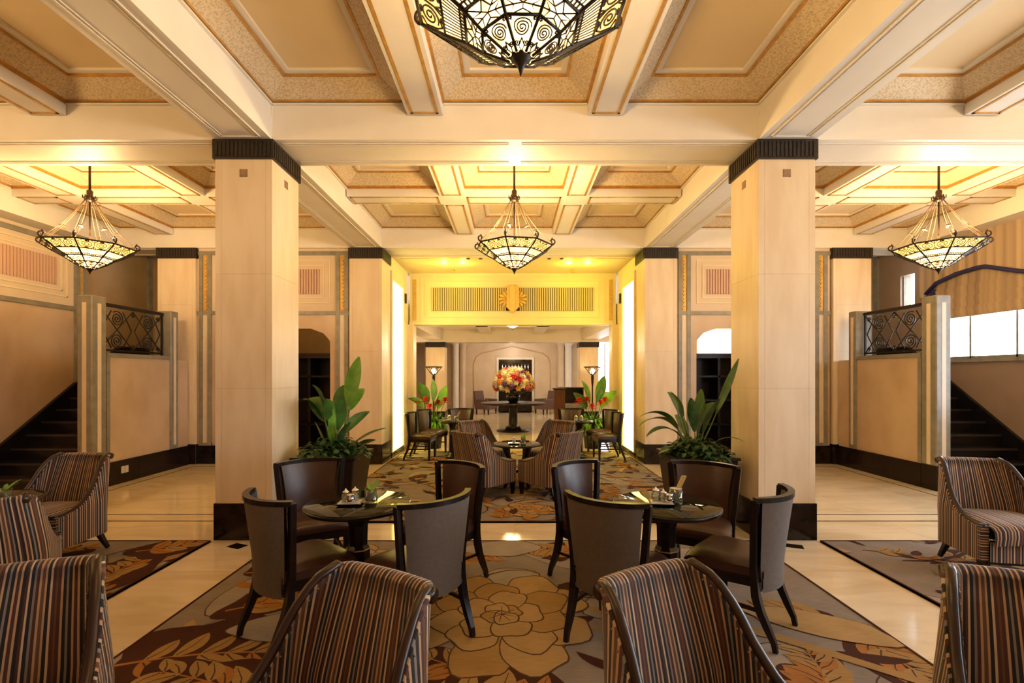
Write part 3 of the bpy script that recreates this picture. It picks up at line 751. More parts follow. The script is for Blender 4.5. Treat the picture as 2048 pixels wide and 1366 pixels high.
# shallow pointed arch drawn as a moulding
ac = [(-1.62, 0), (-1.62, 2.02), (-1.52, 2.30), (-1.30, 2.46), (-.7, 2.60), (.0, 2.76), (.7, 2.60), (1.30, 2.46), (1.52, 2.30), (1.62, 2.02), (1.62, 0)]
MB().tube([(x, 20.4, z) for x, z in ac], .03, 6).build('arch_moulding', 'wall_stone', wf)
for x in (-2.35, -2.05, 2.05, 2.35):
    MB().lathe([(.20, 0), (.20, .12), (.15, .16), (.14, 2.75), (.2, 2.85), (.2, 3.06)], 16, 0, (x, 20.25, 0)).build('half_column', 'white_stone' if abs(x) > 2.1 else 'far_stone', wf)
for sg, side in ((-1, 'left'), (1, 'right')):
    MB().box(*sorted((sg*7.0, sg*7.2)), 10.95, 20.6, 0, 3.06).build('wall_far_'+side, 'far_stone', kind='structure')
    MB().box(*sorted((sg*2.5, sg*7.2)), 10.95, 11.1, 0, 3.06).build('wall_far_front_'+side, 'far_stone', kind='structure')
    MB().box(*sorted((sg*2.9, sg*3.0)), 16.6, 20.4, 0, 2.9).build('wall_far_reveal_'+side, 'landing_wall' if sg < 0 else 'white_stone', kind='structure') if sg < 0 else None
pillar(-2.86, -2.24, 16.0, 16.6, 'far left pillar in the room beyond the passage', zt=2.64, plaque=False, rows=1, capz=.17)
pillar(2.24, 2.86, 16.0, 16.6, 'far right pillar in the room beyond the passage', zt=2.64, plaque=False, rows=1, capz=.17)
# white framed dark niche behind the flowers
t = thing('white_framed_niche', 'tall dark niche in a white frame behind the flower arrangement', 'niche', (0.14, 20.36, 0))
MB().box(-.70, .70, -.02, .03, 0, 2.20).build('dark_back', 'black_marble', t)
MB().box(-.79, -.70, -.06, .03, 0, 2.28).box(.70, .79, -.06, .03, 0, 2.28).box(-.70, .70, -.06, .03, 2.20, 2.28).build('frame', 'white_stone', t)
sh = MB().box(-.62, .62, -.09, -.02, 1.72, 1.75).build('shelf', 'brown_wood', t)
for k in range(9):
    x = -.54+k*.135
    b = MB().lathe([(.032, 0), (.034, .13), (.014, .19), (.014, .26)], 8)
    tag(place(b.mesh('bottle', 'silver'), 'bottle', loc=(0.14+x, 20.305, 1.75)), '%s glinting bottle from the left on the shelf of the dark far niche' % ('first', 'second', 'third', 'fourth', 'fifth', 'sixth', 'seventh', 'eighth', 'ninth')[k], 'bottle', 'bottles on the niche shelf')
t = thing('black_cabinet', 'low black lacquer cabinet below the dark far niche', 'cabinet', (0.14, 20.05, 0))
MB().box(-.66, .66, -.22, .22, .08, .74).build('body', 'tray_black', t, bevel=.01)
for x in (-.33, .33): MB().box(x-.30, x+.30, -.235, -.22, .12, .70).build('door', 'black_marble', t)
for x in (-.6, .6): MB().box(x-.04, x+.04, -.18, .18, 0, .08).build('foot', 'dark_wood', t)
# reception lectern and desk at the right
t = thing('reception_stand', 'tall red brown wooden reception stand right of the flower table', 'stand', (1.22, 12.6, 0))
MB().box(-.13, .13, -.2, .2, 0, 1.17).build('body', 'red_wood', t, bevel=.005); MB().box(-.16, .16, -.23, .23, 1.17, 1.21).build('top', 'brown_wood', t)
t = thing('dark_sideboard', 'dark sideboard with grey shelf behind the reception stand', 'sideboard', (1.85, 15.3, 0))
MB().box(-.38, .38, -.2, .25, .0, .36).build('base', 'dark_wood', t); MB().box(-.38, .38, .15, .25, .36, 1.12).build('back', 'dark_wood', t)
MB().box(-.38, .38, -.2, .16, .52, .66).build('shelf', 'grey_stone', t); MB().box(-.40, .40, -.22, .27, 1.12, 1.16).build('top', 'dark_wood', t)
for x in (-.36, .36): MB().box(x-.02, x+.02, -.2, .25, .36, 1.12).build('side', 'dark_wood', t)
# far club chairs
def club(loc, rz, label):
    t = thing('club_chair', label, 'chair', loc, rz)
    MB().box(-.30, .30, -.28, .30, .20, .44).build('seat', 'mauve_fabric', t, bevel=.03)
    MB().frustum((-.32, .32, -.38, -.26, .2), (-.30, .30, -.46, -.36, .92)).build('backrest', 'mauve_fabric', t, bevel=.02)
    for s_ in (-1, 1): MB().box(s_*.30, s_*.36, -.30, .28, .2, .60).build('armrest', 'mauve_fabric', t, bevel=.02)
    for x in (-.28, .28):
        for y in (-.30, .25): MB().frustum((x-.015, x+.015, y-.015, y+.015, 0), (x-.025, x+.025, y-.025, y+.025, .2)).build('leg', 'dark_wood', t)
club((-1.0, 19.2, 0), R(-120), 'mauve club chair left of the dark far niche')
club((1.30, 19.2, 0), R(120), 'mauve club chair right of the dark far niche, half behind the reception stand')
# torchiere lamps
def torchiere(x, y, label):
    t = thing('torchiere_lamp', label, 'lamp', (x, y, 0))
    MB().lathe([(.17, 0), (.17, .02), (.06, .05), (.03, .09)], 20).build('base', 'bronze', t)
    MB().lathe([(.022, .05), (.022, 1.2), (.035, 1.3), (.045, 1.5), (.025, 1.58)], 12).build('pole', 'bronze', t)
    MB().lathe([(.20, 1.775), (.27, 1.79), (.275, 1.80), (.26, 1.81), (.19, 1.79)], 28, cap=False).build('rim_ring', 'bronze', t)
    for k in range(6):
        a = k*PI/3; ca, sa = math.cos(a), math.sin(a)
        MB().tube([(.03*ca, .03*sa, 1.56), (.10*ca, .10*sa, 1.62), (.17*ca, .17*sa, 1.71), (.24*ca, .24*sa, 1.79)], [.016, .014, .012, .012], 5).build('rib', 'bronze', t)
    MB().ball((0, -.02, 1.66), .085, 12, 8).build('bulb', 'bulb_soft', t)
    lamp('torchiere_light', (x, y, 1.86), 22, WARM, .06)
torchiere(-2.42, 14.9, 'bronze torchiere floor lamp before the far left pillar')
torchiere(2.47, 14.9, 'bronze torchiere floor lamp before the far right pillar')
# far ceiling bowl light
t = thing('ceiling_bowl_light', 'shallow white glass bowl light hanging in the far room', 'ceiling light', (0, 13.0, 0))
MB().lathe([(.01, 2.80), (.14, 2.86), (.22, 2.93)], 24, cap=False).build('bowl', 'far_bowl', t)
MB().lathe([(.005, 2.755), (.035, 2.79), (.03, 2.815)], 12).build('finial', 'bronze', t)
MB().tube([(0, 0, 2.83), (0, 0, 3.06)], .012, 6).build('rod', 'bronze', t)
lamp('far_room_fill', (0, 12.6, 2.72), E_FAR*.5, WARM, .15)  # far room fill: point lamps added to brighten it, without fixtures of their own
lamp('far_room_fill', (0, 18.0, 2.7), E_FAR*.55, (1, .80, .58), .15)
for sx in (-1, 1): lamp('far_room_fill', (sx*4.6, 14.5, 2.8), E_FAR*.35, (1, .78, .5), .15)

# ---- round flower table and its arrangement
t = thing('flower_table', 'large round dark pedestal table under the flower arrangement', 'table', (0.02, 13.4, 0))
MB().lathe([(.88, .74), (.90, .755), (.90, .785), (.88, .79)], 48).build('tabletop', 'dark_wood', t)
MB().lathe([(.22, .06), (.13, .14), (.11, .62), (.2, .74)], 20).build('pedestal', 'dark_wood', t)
MB().lathe([(.46, 0), (.46, .03), (.30, .055), (.24, .08)], 28).build('base', 'dark_wood', t)
for k in range(4):
    a = k*PI/2+PI/4; MB().frustum((.3*math.cos(a)-.06, .3*math.cos(a)+.06, .3*math.sin(a)-.06, .3*math.sin(a)+.06, .02), (.2*math.cos(a)-.03, .2*math.cos(a)+.03, .2*math.sin(a)-.03, .2*math.sin(a)+.03, .12)).build('foot_scroll', 'dark_wood', t)
def bloom_mesh(name, m_, kind):
    mb = MB(); rnd = random.Random(kind)
    if kind % 2 == 0:                                   # hydrangea-like puff: small florets over a ball
        mb.ball((0, 0, 0), .075, 8, 6)
        for i in range(26):
            z = 1-2*(i+.5)/26; a = i*2.399; q = math.sqrt(1-z*z)
            d = Vector((q*math.cos(a), q*math.sin(a), z)); u = d.orthogonal().normalized(); v = d.cross(u); c = d*.088
            for k in range(4):
                b = k*PI/2+rnd.random(); e = (u*math.cos(b)+v*math.sin(b))*.026; s2 = (u*-math.sin(b)+v*math.cos(b))*.014
                mb.add([c, c+e*.6+s2, c+e+d*.006, c+e*.6-s2], [(0, 1, 2, 3)])
    else:                                               # rose-like layered petals
        for ring_, (n_, rr, up) in enumerate(((6, .085, .01), (5, .062, .03), (4, .038, .05))):
            for k in range(n_):
                a = 2*PI*k/n_+ring_*.5; c, s2 = math.cos(a), math.sin(a)
                mb.add([(0, 0, up-.02), (rr*.7*math.cos(a-.5), rr*.7*math.sin(a-.5), up+.02), (rr*c, rr*s2, up+.035), (rr*.7*math.cos(a+.5), rr*.7*math.sin(a+.5), up+.02), (rr*.5*c, rr*.5*s2, up+.005)], [(0, 1, 4), (1, 2, 4), (2, 3, 4), (3, 0, 4)])
        mb.ball((0, 0, .04), .024, 6, 4)
    return mb.mesh(name, m_)
def leaf_grid(mb, base, d, length, width, droop, roll=0, mi=0, n=8, fold=.25, shape=None, petiole=0, stem_mi=None):
    """a blade from base along direction d (unit), drooping; folded on the midrib"""
    d = Vector(d).normalized(); side = d.cross(Vector((0, 0, 1)))
    if side.length < .05: side = Vector((math.cos(roll), math.sin(roll), 0))
    side.normalize()
    if roll: side = Matrix.Rotation(roll, 3, d) @ side
    rows = []; p = Vector(base); cur = d.copy(); st = length/n
    if petiole and stem_mi is not None:
        mb.tube([p, p+d*petiole*.5+Vector((0, 0, .01)), p+d*petiole], [.010, .008, .006], 5, stem_mi); p = p+d*petiole
    for i in range(n+1):
        u = i/n
        wv = width*((shape(u)) if shape else math.sin(PI*min(1, u*.94+.04))**.75)
        nrm = side.cross(cur).normalized()
        rows.append([p-side*wv+nrm*fold*wv, p-side*wv*.5+nrm*fold*wv*.35, p.copy(), p+side*wv*.5+nrm*fold*wv*.35, p+side*wv+nrm*fold*wv])
        cur = (cur+Vector((0, 0, -droop/n))).normalized(); p = p+cur*st
    mb.grid(rows, mi)
    return mb
t = thing('flower_arrangement', 'big domed bouquet of mixed bright flowers on the far round table', 'flowers', (0.02, 13.4, .79))
MB().lathe([(.10, 0), (.16, .05), (.20, .16), (.17, .22)], 20).build('vase', 'tray_black', t)
fo = MB(); rnd = random.Random(3)
for i in range(90):
    a = rnd.random()*2*PI; e = rnd.uniform(-.05, 1.2)
    leaf_grid(fo, (0, 0, .30), (math.cos(a)*math.cos(e), math.sin(a)*math.cos(e), math.sin(e)+.1), rnd.uniform(.3, .48), .03, .45, n=3)
fo.build('foliage', 'leaf', t, kind='stuff')
BM = {}
cols = ['bloom_white', 'bloom_yellow', 'bloom_pink', 'bloom_red', 'bloom_violet', 'bloom_orange', 'bloom_cream', 'bloom_white', 'bloom_yellow', 'bloom_cream', 'bloom_white', 'bloom_white', 'bloom_cream', 'bloom_red', 'bloom_pink']
nb = 84
for i in range(nb):
    z = 1-1.25*(i+.5)/nb; a = i*2.399963; q = math.sqrt(max(0, 1-z*z))
    c = rnd.choice(cols); kd = rnd.randint(0, 1)
    if (c, kd) not in BM: BM[(c, kd)] = bloom_mesh('bloom', c, kd)
    d = Vector((q*math.cos(a), q*math.sin(a), z))
    o = place(BM[(c, kd)], 'bloom', t, loc=(d.x*.50, d.y*.50, .48+d.z*.42))
    o.rotation_euler = d.to_track_quat('Z', 'Y').to_euler(); s_ = rnd.uniform(.95, 1.45); o.scale = (s_, s_, s_)
# ------------------------------------------------------------------ CARPETS
def clip_poly(P, r):
    x0, x1, y0, y1 = r
    for ax, lim, sgn in ((0, x0, 1), (0, x1, -1), (1, y0, 1), (1, y1, -1)):
        out = []
        for i in range(len(P)):
            a, b = P[i-1], P[i]; da, db = (a[ax]-lim)*sgn, (b[ax]-lim)*sgn
            if (da >= 0) != (db >= 0):
                t = da/(da-db); out.append((a[0]+(b[0]-a[0])*t, a[1]+(b[1]-a[1])*t))
            if db >= 0: out.append(b)
        P = out
        if len(P) < 3: return None
    return P
CM = ['pile_ground', 'pile_pale', 'pile_gold', 'pile_gold2', 'pile_brown', 'pile_line', 'pile_orange']
GR, PA, GO, G2, BR, LN, OR = range(7)
class Carpet:
    """woven pattern: every motif is a flat inlay of pile, later ones laid a hair above earlier ones"""
    def __init__(s, r): s.r = r; s.mb = MB(); s.z = 0.0125; s.mb.box(r[0], r[1], r[2], r[3], 0.0005, 0.012, GR)
    def poly(s, P, mi):
        P = clip_poly(P, ins(s.r, .012))
        if P:
            # fan from the centroid keeps star-shaped lobes valid
            cx = sum(p[0] for p in P)/len(P); cy_ = sum(p[1] for p in P)/len(P); n = len(P)
            s.mb.add([(x, y, s.z) for x, y in P]+[(cx, cy_, s.z)], [(i, (i+1) % n, n) for i in range(n)], mi); s.z += .0000032
    def strip(s, path, w0, w1, mi):
        n = len(path)
        for i in range(n-1):
            (ax, ay), (bx, by) = path[i], path[i+1]
            d = math.hypot(bx-ax, by-ay) or 1; nx, ny = -(by-ay)/d, (bx-ax)/d
            wa = w0+(w1-w0)*i/(n-1); wb = w0+(w1-w0)*(i+1)/(n-1)
            s.poly([(ax-nx*wa, ay-ny*wa), (bx-nx*wb, by-ny*wb), (bx+nx*wb, by+ny*wb), (ax+nx*wa, ay+ny*wa)], mi)
    def petal(s, cx, cy_, a, ln, wd, mi, line=LN, rnd=random, lobes=3):
        P = []
        n = 26; ph = rnd.random()*6
        for i in range(n):
            t = 2*PI*i/n; u = .5-.5*math.cos(t)      # 0 at root, 1 at tip
            wv = math.sin(t)*wd*(.35+.65*u**.6)
            lv = ln*u*(1+.05*math.sin(lobes*t*1.5+ph))
            wv *= 1+.06*math.sin(lobes*t+ph)
            P.append((cx+lv*math.cos(a)-wv*math.sin(a), cy_+lv*math.sin(a)+wv*math.cos(a)))
        if line is not None:
            mx = sum(p[0] for p in P)/n; my = sum(p[1] for p in P)/n; k = 1+.022/max(ln, .1)
            s.poly([(mx+(x-mx)*k, my+(y-my)*k) for x, y in P], line)
        s.poly(P, mi)
    def flower(s, cx, cy_, R_, rnd, c1=GO, c2=G2):
        for (n, r0, ln, wd) in ((8, .30, .72, .36), (7, .12, .62, .30), (5, .02, .46, .24), (4, -.06, .30, .15)):
            o = rnd.random()*6
            for k in range(n):
                a = o+2*PI*k/n+rnd.uniform(-.15, .15)
                s.petal(cx+R_*r0*math.cos(a), cy_+R_*r0*math.sin(a), a, R_*ln*rnd.uniform(.85, 1.1), R_*wd, rnd.choice((c1, c2, c2)), LN, rnd)
        for k in range(9):
            a = rnd.random()*6.28; s.strip([(cx, cy_), (cx+R_*.16*math.cos(a), cy_+R_*.16*math.sin(a))], .004, .002, LN)
    def leaf(s, x, y, a, ln, wd, mi, vein=LN):
        n = 9; P = []
        for sd in (1, -1):
            rng = range(n+1) if sd > 0 else range(n-1, 0, -1)
            for i in rng:
                u = i/n; b = a+.5*(u-.3)*sd*0+ .35*u
                wv = sd*wd*math.sin(PI*u)**.8
                P.append((x+ln*u*math.cos(b)-wv*math.sin(b), y+ln*u*math.sin(b)+wv*math.cos(b)))
        s.poly(P, mi)
        if vein is not None: s.strip([(x+ln*u*math.cos(a+.35*u), y+ln*u*math.sin(a+.35*u)) for u in (.08, .45, .9)], .005, .002, vein)
    def blob(s, cx, cy_, rx, ry, mi, rnd, rot=0):
        ph = [rnd.random()*6 for _ in range(3)]; P = []
        for i in range(36):
            t = 2*PI*i/36; q = 1+.16*math.sin(2*t+ph[0])+.12*math.sin(3*t+ph[1])+.08*math.sin(5*t+ph[2])
            x, y = rx*q*math.cos(t), ry*q*math.sin(t); P.append((cx+x*math.cos(rot)-y*math.sin(rot), cy_+x*math.sin(rot)+y*math.cos(rot)))
        s.poly(P, mi)
    def spray(s, x, y, a, ln, rnd, ground=True, c=(GO, GO, OR), n=8, sz=.24):
        path = []; ax, ay, b = x, y, a; bend = rnd.uniform(-.9, .9)
        for i in range(n+1):
            path.append((ax, ay, b)); ax += ln/n*math.cos(b); ay += ln/n*math.sin(b); b += bend/n
        if ground:
            mx, my, _ = path[n//2]; s.blob(mx, my, ln*.54, ln*.30, BR, rnd, a+bend*.4)
            s.blob(mx+ln*.2*math.cos(a+1.5), my+ln*.2*math.sin(a+1.5), ln*.3, ln*.2, BR, rnd, a)
        s.strip([(p[0], p[1]) for p in path], .011, .004, OR)
        for i, (px, py, b) in enumerate(path[1:]):
            for sd in (1, -1):
                k = 1-.45*i/n
                s.leaf(px, py, b+sd*rnd.uniform(.6, 1.05)-.15, sz*k*rnd.uniform(.9, 1.25), sz*.23*k*rnd.uniform(.9, 1.3), rnd.choice(c))
    def scatter(s, rnd, n_petal, n_spray, n_flower, scale=1.0, gp=.6):
        x0, x1, y0, y1 = s.r
        for i in range(n_petal):
            x, y = rnd.uniform(x0, x1), rnd.uniform(y0, y1); s.petal(x, y, rnd.random()*6.28, rnd.uniform(.5, .95)*scale, rnd.uniform(.18, .34)*scale, rnd.choice((PA, GR, PA)), LN, rnd)
        for i in range(n_spray):
            x, y = rnd.uniform(x0, x1), rnd.uniform(y0, y1); s.spray(x, y, rnd.random()*6.28, rnd.uniform(.6, 1.1)*scale, rnd, rnd.random() < gp, sz=.22*scale)
        for i in range(n_flower):
            s.flower(rnd.uniform(x0, x1), rnd.uniform(y0, y1), rnd.uniform(.35, .55)*scale, rnd, PA if rnd.random() < .5 else GO, G2)
        for i in range(n_spray*2):
            x, y, a = rnd.uniform(x0, x1), rnd.uniform(y0, y1), rnd.random()*6.28
            s.strip([(x+.5*u*math.cos(a+u*1.2)*scale, y+.5*u*math.sin(a+u*1.2)*scale) for u in (0, .25, .5, .75, 1)], .003, .010, rnd.choice((BR, LN, OR)))
    def flecks(s, rnd, n, ln=.30):
        x0, x1, y0, y1 = s.r
        for i in range(n):
            s.leaf(rnd.uniform(x0, x1), rnd.uniform(y0, y1), rnd.random()*6.28, ln*rnd.uniform(.4, 1.3), ln*rnd.uniform(.06, .17), rnd.choice((BR, BR, BR, GO, G2, PA, LN, OR)), None)
    def done(s, label):
        r = s.r; bw = .014
        s.mb.box(r[0], r[0]+bw, r[2], r[3], 0, .0165, BR).box(r[1]-bw, r[1], r[2], r[3], 0, .0165, BR).box(r[0]+bw, r[1]-bw, r[2], r[2]+bw, 0, .0165, BR).box(r[0]+bw, r[1]-bw, r[3]-bw, r[3], 0, .0165, BR)
        return tag(s.mb.build('carpet', CM), label, 'carpet')
rnd = random.Random(21)
c = Carpet((-2.2, 2.2, .45, 4.49))
c.scatter(rnd, 26, 3, 0); c.flecks(rnd, 60)
for (x, y, a, ln) in ((-2.15, 2.55, .35, 1.1), (-1.9, 3.15, .5, .8), (-2.1, 3.75, .2, .55), (-1.1, 2.2, 2.6, .8), (.1, 1.95, 1.9, .9), (.75, 2.55, -1.2, .9), (.45, 3.45, .3, .7), (-.75, 3.95, .5, .6), (.7, 4.15, 2.7, .6), (1.95, 3.0, 2.4, .4), (1.4, 2.2, .9, .5), (-1.9, 4.2, -.3, .6), (1.5, 4.2, .1, .5), (-.4, 2.25, .2, .7), (1.0, 1.7, 1.5, .8), (-.9, 1.5, .9, .9)):
    c.spray(x, y, a, ln, rnd, True)
c.flower(-.10, 3.10, .62, rnd); c.petal(1.45, 3.2, -.5, .85, .2, G2, LN, rnd); c.strip([(1.2, 3.0), (1.5, 2.85), (1.8, 2.6), (2.15, 2.3)], .045, .03, GO); c.flower(-1.35, 4.05, .30, rnd, PA, G2)
for (x, y, a) in ((-1.75, 2.9, .2), (-1.2, 2.5, 1.2), (1.2, 2.4, 2.8), (1.9, 3.6, 2.0), (-.5, 4.25, .1), (1.0, 3.9, .4)):
    c.petal(x, y, a, .7, .24, PA, LN, rnd)
c.done('broad floral carpet in taupe, gold and brown under the two nearer dining tables')
c = Carpet((-2.2, 2.2, 5.07, 9.74)); c.scatter(rnd, 40, 34, 7, .75, .22); c.flecks(rnd, 420)
c.done('floral carpet between the pillars under the four striped armchairs')
c = Carpet((-7.18, -2.83, .45, 4.49)); c.scatter(rnd, 22, 18, 5); c.flecks(rnd, 110)
for (x, y, a) in ((-3.1, 3.9, 1.2), (-3.2, 3.2, 1.4), (-3.3, 4.2, .4), (-3.0, 2.5, 1.5)): c.spray(x, y, a, .9, rnd)
c.done('floral carpet on the left side under the lounge armchairs')
c = Carpet((2.83, 7.18, .45, 4.49)); c.scatter(rnd, 34, 16, 3, .9, .15); c.flecks(rnd, 110)
c.petal(3.4, 3.0, 1.1, .8, .30, G2, LN, rnd)
for (x, y, a, ln) in ((3.05, 4.25, -.3, .7), (3.3, 3.75, .2, .6), (3.0, 3.2, .9, .6), (4.2, 4.3, 2.8, .7)): c.spray(x, y, a, ln, rnd, False, (BR, BR, GO, OR), 6, .16)
for (x, y) in ((3.2, 4.0), (3.5, 3.55), (3.1, 2.9)): c.strip([(x+.7*u, y+.28*u*u-.1*u) for u in (0, .25, .5, .75, 1)], .006, .022, BR)
c.done('floral carpet on the right side under the lounge armchairs')

# ------------------------------------------------------------------ CHANDELIERS
def oct_pt(r, z, a): return Vector((r*math.cos(a), r*math.sin(a), z))
A0, A1 = -PI/8, PI/8
def facet(r0, z0, r1, z1):
    """map (u, v) on the facet between ring 0 (v=0) and ring 1 (v=1)"""
    a, b, d, e = oct_pt(r0, z0, A0), oct_pt(r0, z0, A1), oct_pt(r1, z1, A0), oct_pt(r1, z1, A1)
    n = (b-a).cross(d-a).normalized()
    if n.x < 0: n = -n
    return (lambda u, v, h=0: a*(1-u)*(1-v)+b*u*(1-v)+d*(1-u)*v+e*u*v+n*h)
def curve2d(mb, F, pts, r, h=.004, n=4): mb.tube([F(u, v, h) for u, v in pts], r, n, 0, False)
def chandelier_mesh():
    """ring radii and heights, z = 0 at the ceiling hook height 4.27 m"""
    D = {}
    Z = lambda z: z-4.27
    rr = [(.463, 3.11), (.345, 3.03), (.262, 2.982), (.240, 2.968), (.165, 2.912), (.045, 2.845)]
    rr = [(r, Z(z)) for r, z in rr]
    panes = []
    for k in range(5):
        F = facet(*rr[k], *rr[k+1]); m = MB(); m.add([F(0, 0), F(1, 0), F(1, 1), F(0, 1), F(0, 0, -.003), F(1, 0, -.003), F(1, 1, -.003), F(0, 1, -.003)], [(0, 1, 2, 3), (7, 6, 5, 4), (0, 4, 5, 1), (2, 6, 7, 3)])
        panes.append(m.mesh('glass_pane', 'bowl_glass_yellow' if k == 0 else 'bowl_glass'))
    D['panes'] = panes
    lat = []
    # scroll band
    F = facet(*rr[0], *rr[1]); m = MB()
    for c_, sg in ((.27, 1), (.73, -1)):
        curve2d(m, F, [(c_+(x)*.8, .46+y*1.5) for x, y in [(sg*p, q) for p, q in spiral(0, 0, .24, 2.1, 30, .03, PI*.5)]], .0042)
        curve2d(m, F, [(c_+sg*p, .5+q) for p, q in ((.0, .36), (-.13, .42), (-.2, .2), (-.22, -.25), (-.1, -.4))], .0042)
        curve2d(m, F, [(c_+sg*p, .9+q*.6) for p, q in spiral(0, 0, .09, 1.3, 14)], .0035)
        curve2d(m, F, [(c_+sg*p+sg*.02, .12+q*.6) for p, q in spiral(0, 0, .09, 1.3, 14)], .0035)
    curve2d(m, F, [(.5, .02), (.5, .98)], .004); curve2d(m, F, [(.42, .05), (.5, .3), (.58, .05)], .004); curve2d(m, F, [(.42, .95), (.5, .7), (.58, .95)], .004)
    lat.append(m)
    # upright bars
    F = facet(*rr[1], *rr[2]); m = MB()
    for i in range(13): curve2d(m, F, [((i+.5)/13, 0), ((i+.5)/13, 1)], .0024)
    lat.append(m)
    F = facet(*rr[2], *rr[3]); m = MB()
    for i in range(10): curve2d(m, F, [((i+.5)/10, 0), ((i+.5)/10, 1)], .0040)
    lat.append(m)
    # star
    F = facet(*rr[3], *rr[4]); m = MB()
    st = [(.5, .02), (.66, .40), (.97, .40), (.73, .62), (.86, .98), (.5, .76), (.14, .98), (.27, .62), (.03, .40), (.34, .40)]
    curve2d(m, F, st+[st[0]], .0036)
    for i in (1, 3, 5, 7, 9): curve2d(m, F, [(.5, .55), st[i]], .0026)
    for q in ((0, 0), (1, 0)): curve2d(m, F, [q, (.34 if q[0] == 0 else .66, .40)], .003)
    curve2d(m, F, [(0, .7), (.27, .62)], .003); curve2d(m, F, [(1, .7), (.73, .62)], .003)
    lat.append(m)
    # spiral and small scrolls
    F = facet(*rr[4], *rr[5]); m = MB()
    curve2d(m, F, [(.5+x*1.0, .30+y*.72) for x, y in spiral(0, 0, .36, 3, 44, .03, 0)], .0032)
    for sx in (-1, 1):
        curve2d(m, F, [(.5+sx*(.30+x), .72+y*.6) for x, y in spiral(0, 0, .16, 1.6, 18)], .003)
        curve2d(m, F, [(.5+sx*(.38+x), .06+y*.5) for x, y in spiral(0, 0, .09, 1.3, 12)], .0026)
    curve2d(m, F, [(.5, .58), (.3, .8), (.5, .96), (.7, .8), (.5, .58)], .003)
    lat.append(m)
    D['lattice'] = [m.mesh('lattice', 'iron') for m in lat]
    # one rib (corner bar), one rim bar with the lower rings, one scroll bracket, one hanger
    m = MB(); m.tube([oct_pt(r+.004, z, A0) for r, z in rr], [.010, .009, .008, .008, .007, .006], 6); D['rib'] = m.mesh('rib', 'iron')
    m = MB()
    for k, t_ in ((0, .010), (1, .006), (2, .0045), (3, .0075), (4, .0065)):
        m.tube([oct_pt(rr[k][0]+.003, rr[k][1], A0), oct_pt(rr[k][0]+.003, rr[k][1], A1)], t_, 6)
    D['rim'] = m.mesh('rim_bar', 'iron')
    m = MB(); r0, z0 = rr[0]
    m.tube([oct_pt(r0+.006+(.028*math.cos(t)), z0+.035+.03*math.sin(t), A0) for t in [-1.9+4.6*i/14 for i in range(15)]], [.010]*10+[.009, .008, .008, .010, .013], 6)
    m.tube([oct_pt(r0+.005, z0+.0, A0), oct_pt(r0-.012, z0+.055, A0), oct_pt(r0+.004, z0+.085, A0)], .008, 6)
    D['bracket'] = m.mesh('scroll_bracket', 'bronze')
    m = MB(); h = Z(3.70); p0, p1 = oct_pt(.035, h, A0), oct_pt(r0-.01, z0+.03, A0)
    tang = oct_pt(1, 0, A0+PI/2)
    for sd in (-1, 1):
        pts = []
        for i in range(9):
            u = i/8; q = p0.lerp(p1, u); q.z -= .055*math.sin(PI*u); pts.append(q+tang*sd*(.006+.016*math.sin(PI*u)))
        m.tube(pts, .0030, 5)
    q = p0.lerp(p1, .6); q.z -= .05
    rad = oct_pt(1, 0, A0)
    m.add([q+tang*-.020, q+tang*.020, q-rad*.075+Vector((0, 0, -.03)), q+tang*-.020+rad*.02-Vector((0, 0, .02)), q+tang*.020+rad*.02-Vector((0, 0, .02))], [(0, 1, 2), (0, 3, 4, 1), (3, 2, 4)])
    D['hanger'] = m.mesh('hanger_strap', 'strap_bronze')
    m = MB(); m.tube([(0, 0, 0), (0, 0, Z(3.78))], .013, 8); m.tube([(0, 0, Z(3.68)), (0, 0, Z(2.9))], .009, 8); D['rod'] = m.mesh('rod', 'bronze')
    m = MB().lathe([(.02, Z(3.66)), (.055, Z(3.68)), (.05, Z(3.72)), (.032, Z(3.74)), (.034, Z(3.79)), (.02, Z(3.81))], 12)
    for k in range(8):
        a = k*PI/4; m.tube([oct_pt(.045, Z(3.69), a), oct_pt(.066, Z(3.70), a), oct_pt(.066, Z(3.735), a)], .006, 5)
    D['hub'] = m.mesh('hub', 'bronze')
    D['finial'] = MB().lathe([(.001, Z(2.772)), (.010, Z(2.80)), (.026, Z(2.828)), (.05, Z(2.848)), (.052, Z(2.858)), (.03, Z(2.87))], 8).mesh('finial', 'iron')
    D['bulb'] = MB().ball((0, 0, 0), .028, 8, 6).mesh('bulb', 'bulb')
    D['rose'] = MB().lathe([(.015, -.05), (.06, -.03), (.075, 0)], 16).mesh('ceiling_rose', 'bronze')
    return D
CH = chandelier_mesh()
def chandelier(x, y, rz, label):
    t = thing('chandelier', label, 'chandelier', (x, y, 4.27), rz, 'hanging octagonal chandeliers')
    for k in ('rod', 'hub', 'finial', 'rose'): place(CH[k], {'rose': 'ceiling_rose'}.get(k, k), t)
    for k in range(8):
        a = k*PI/4
        for nme, key in (('rib', 'rib'), ('rim_bar', 'rim'), ('scroll_bracket', 'bracket'), ('hanger_strap', 'hanger')): place(CH[key], nme, t, rz=a)
        for j in range(5):
            p = place(CH['panes'][j], 'glass_pane', t, rz=a)
            place(CH['lattice'][j], 'lattice', p)
        b = place(CH['bulb'], 'bulb', t, loc=(.20*math.cos(a), .20*math.sin(a), 3.02-4.27))
    lamp('chandelier_light', (x, y, 3.26), E_CH, WARM, .16)
    return t
rot = R(-90+9.5)-PI/8+PI/8
chandelier(0, 1.98, R(1.5), 'large octagonal iron chandelier cut by the top edge, over the dining tables')
chandelier(0, 5.90, R(10), 'octagonal iron chandelier hanging before the yellow frieze')
chandelier(-5.18, 5.90, R(2), 'octagonal iron chandelier hanging before the left stair railing')
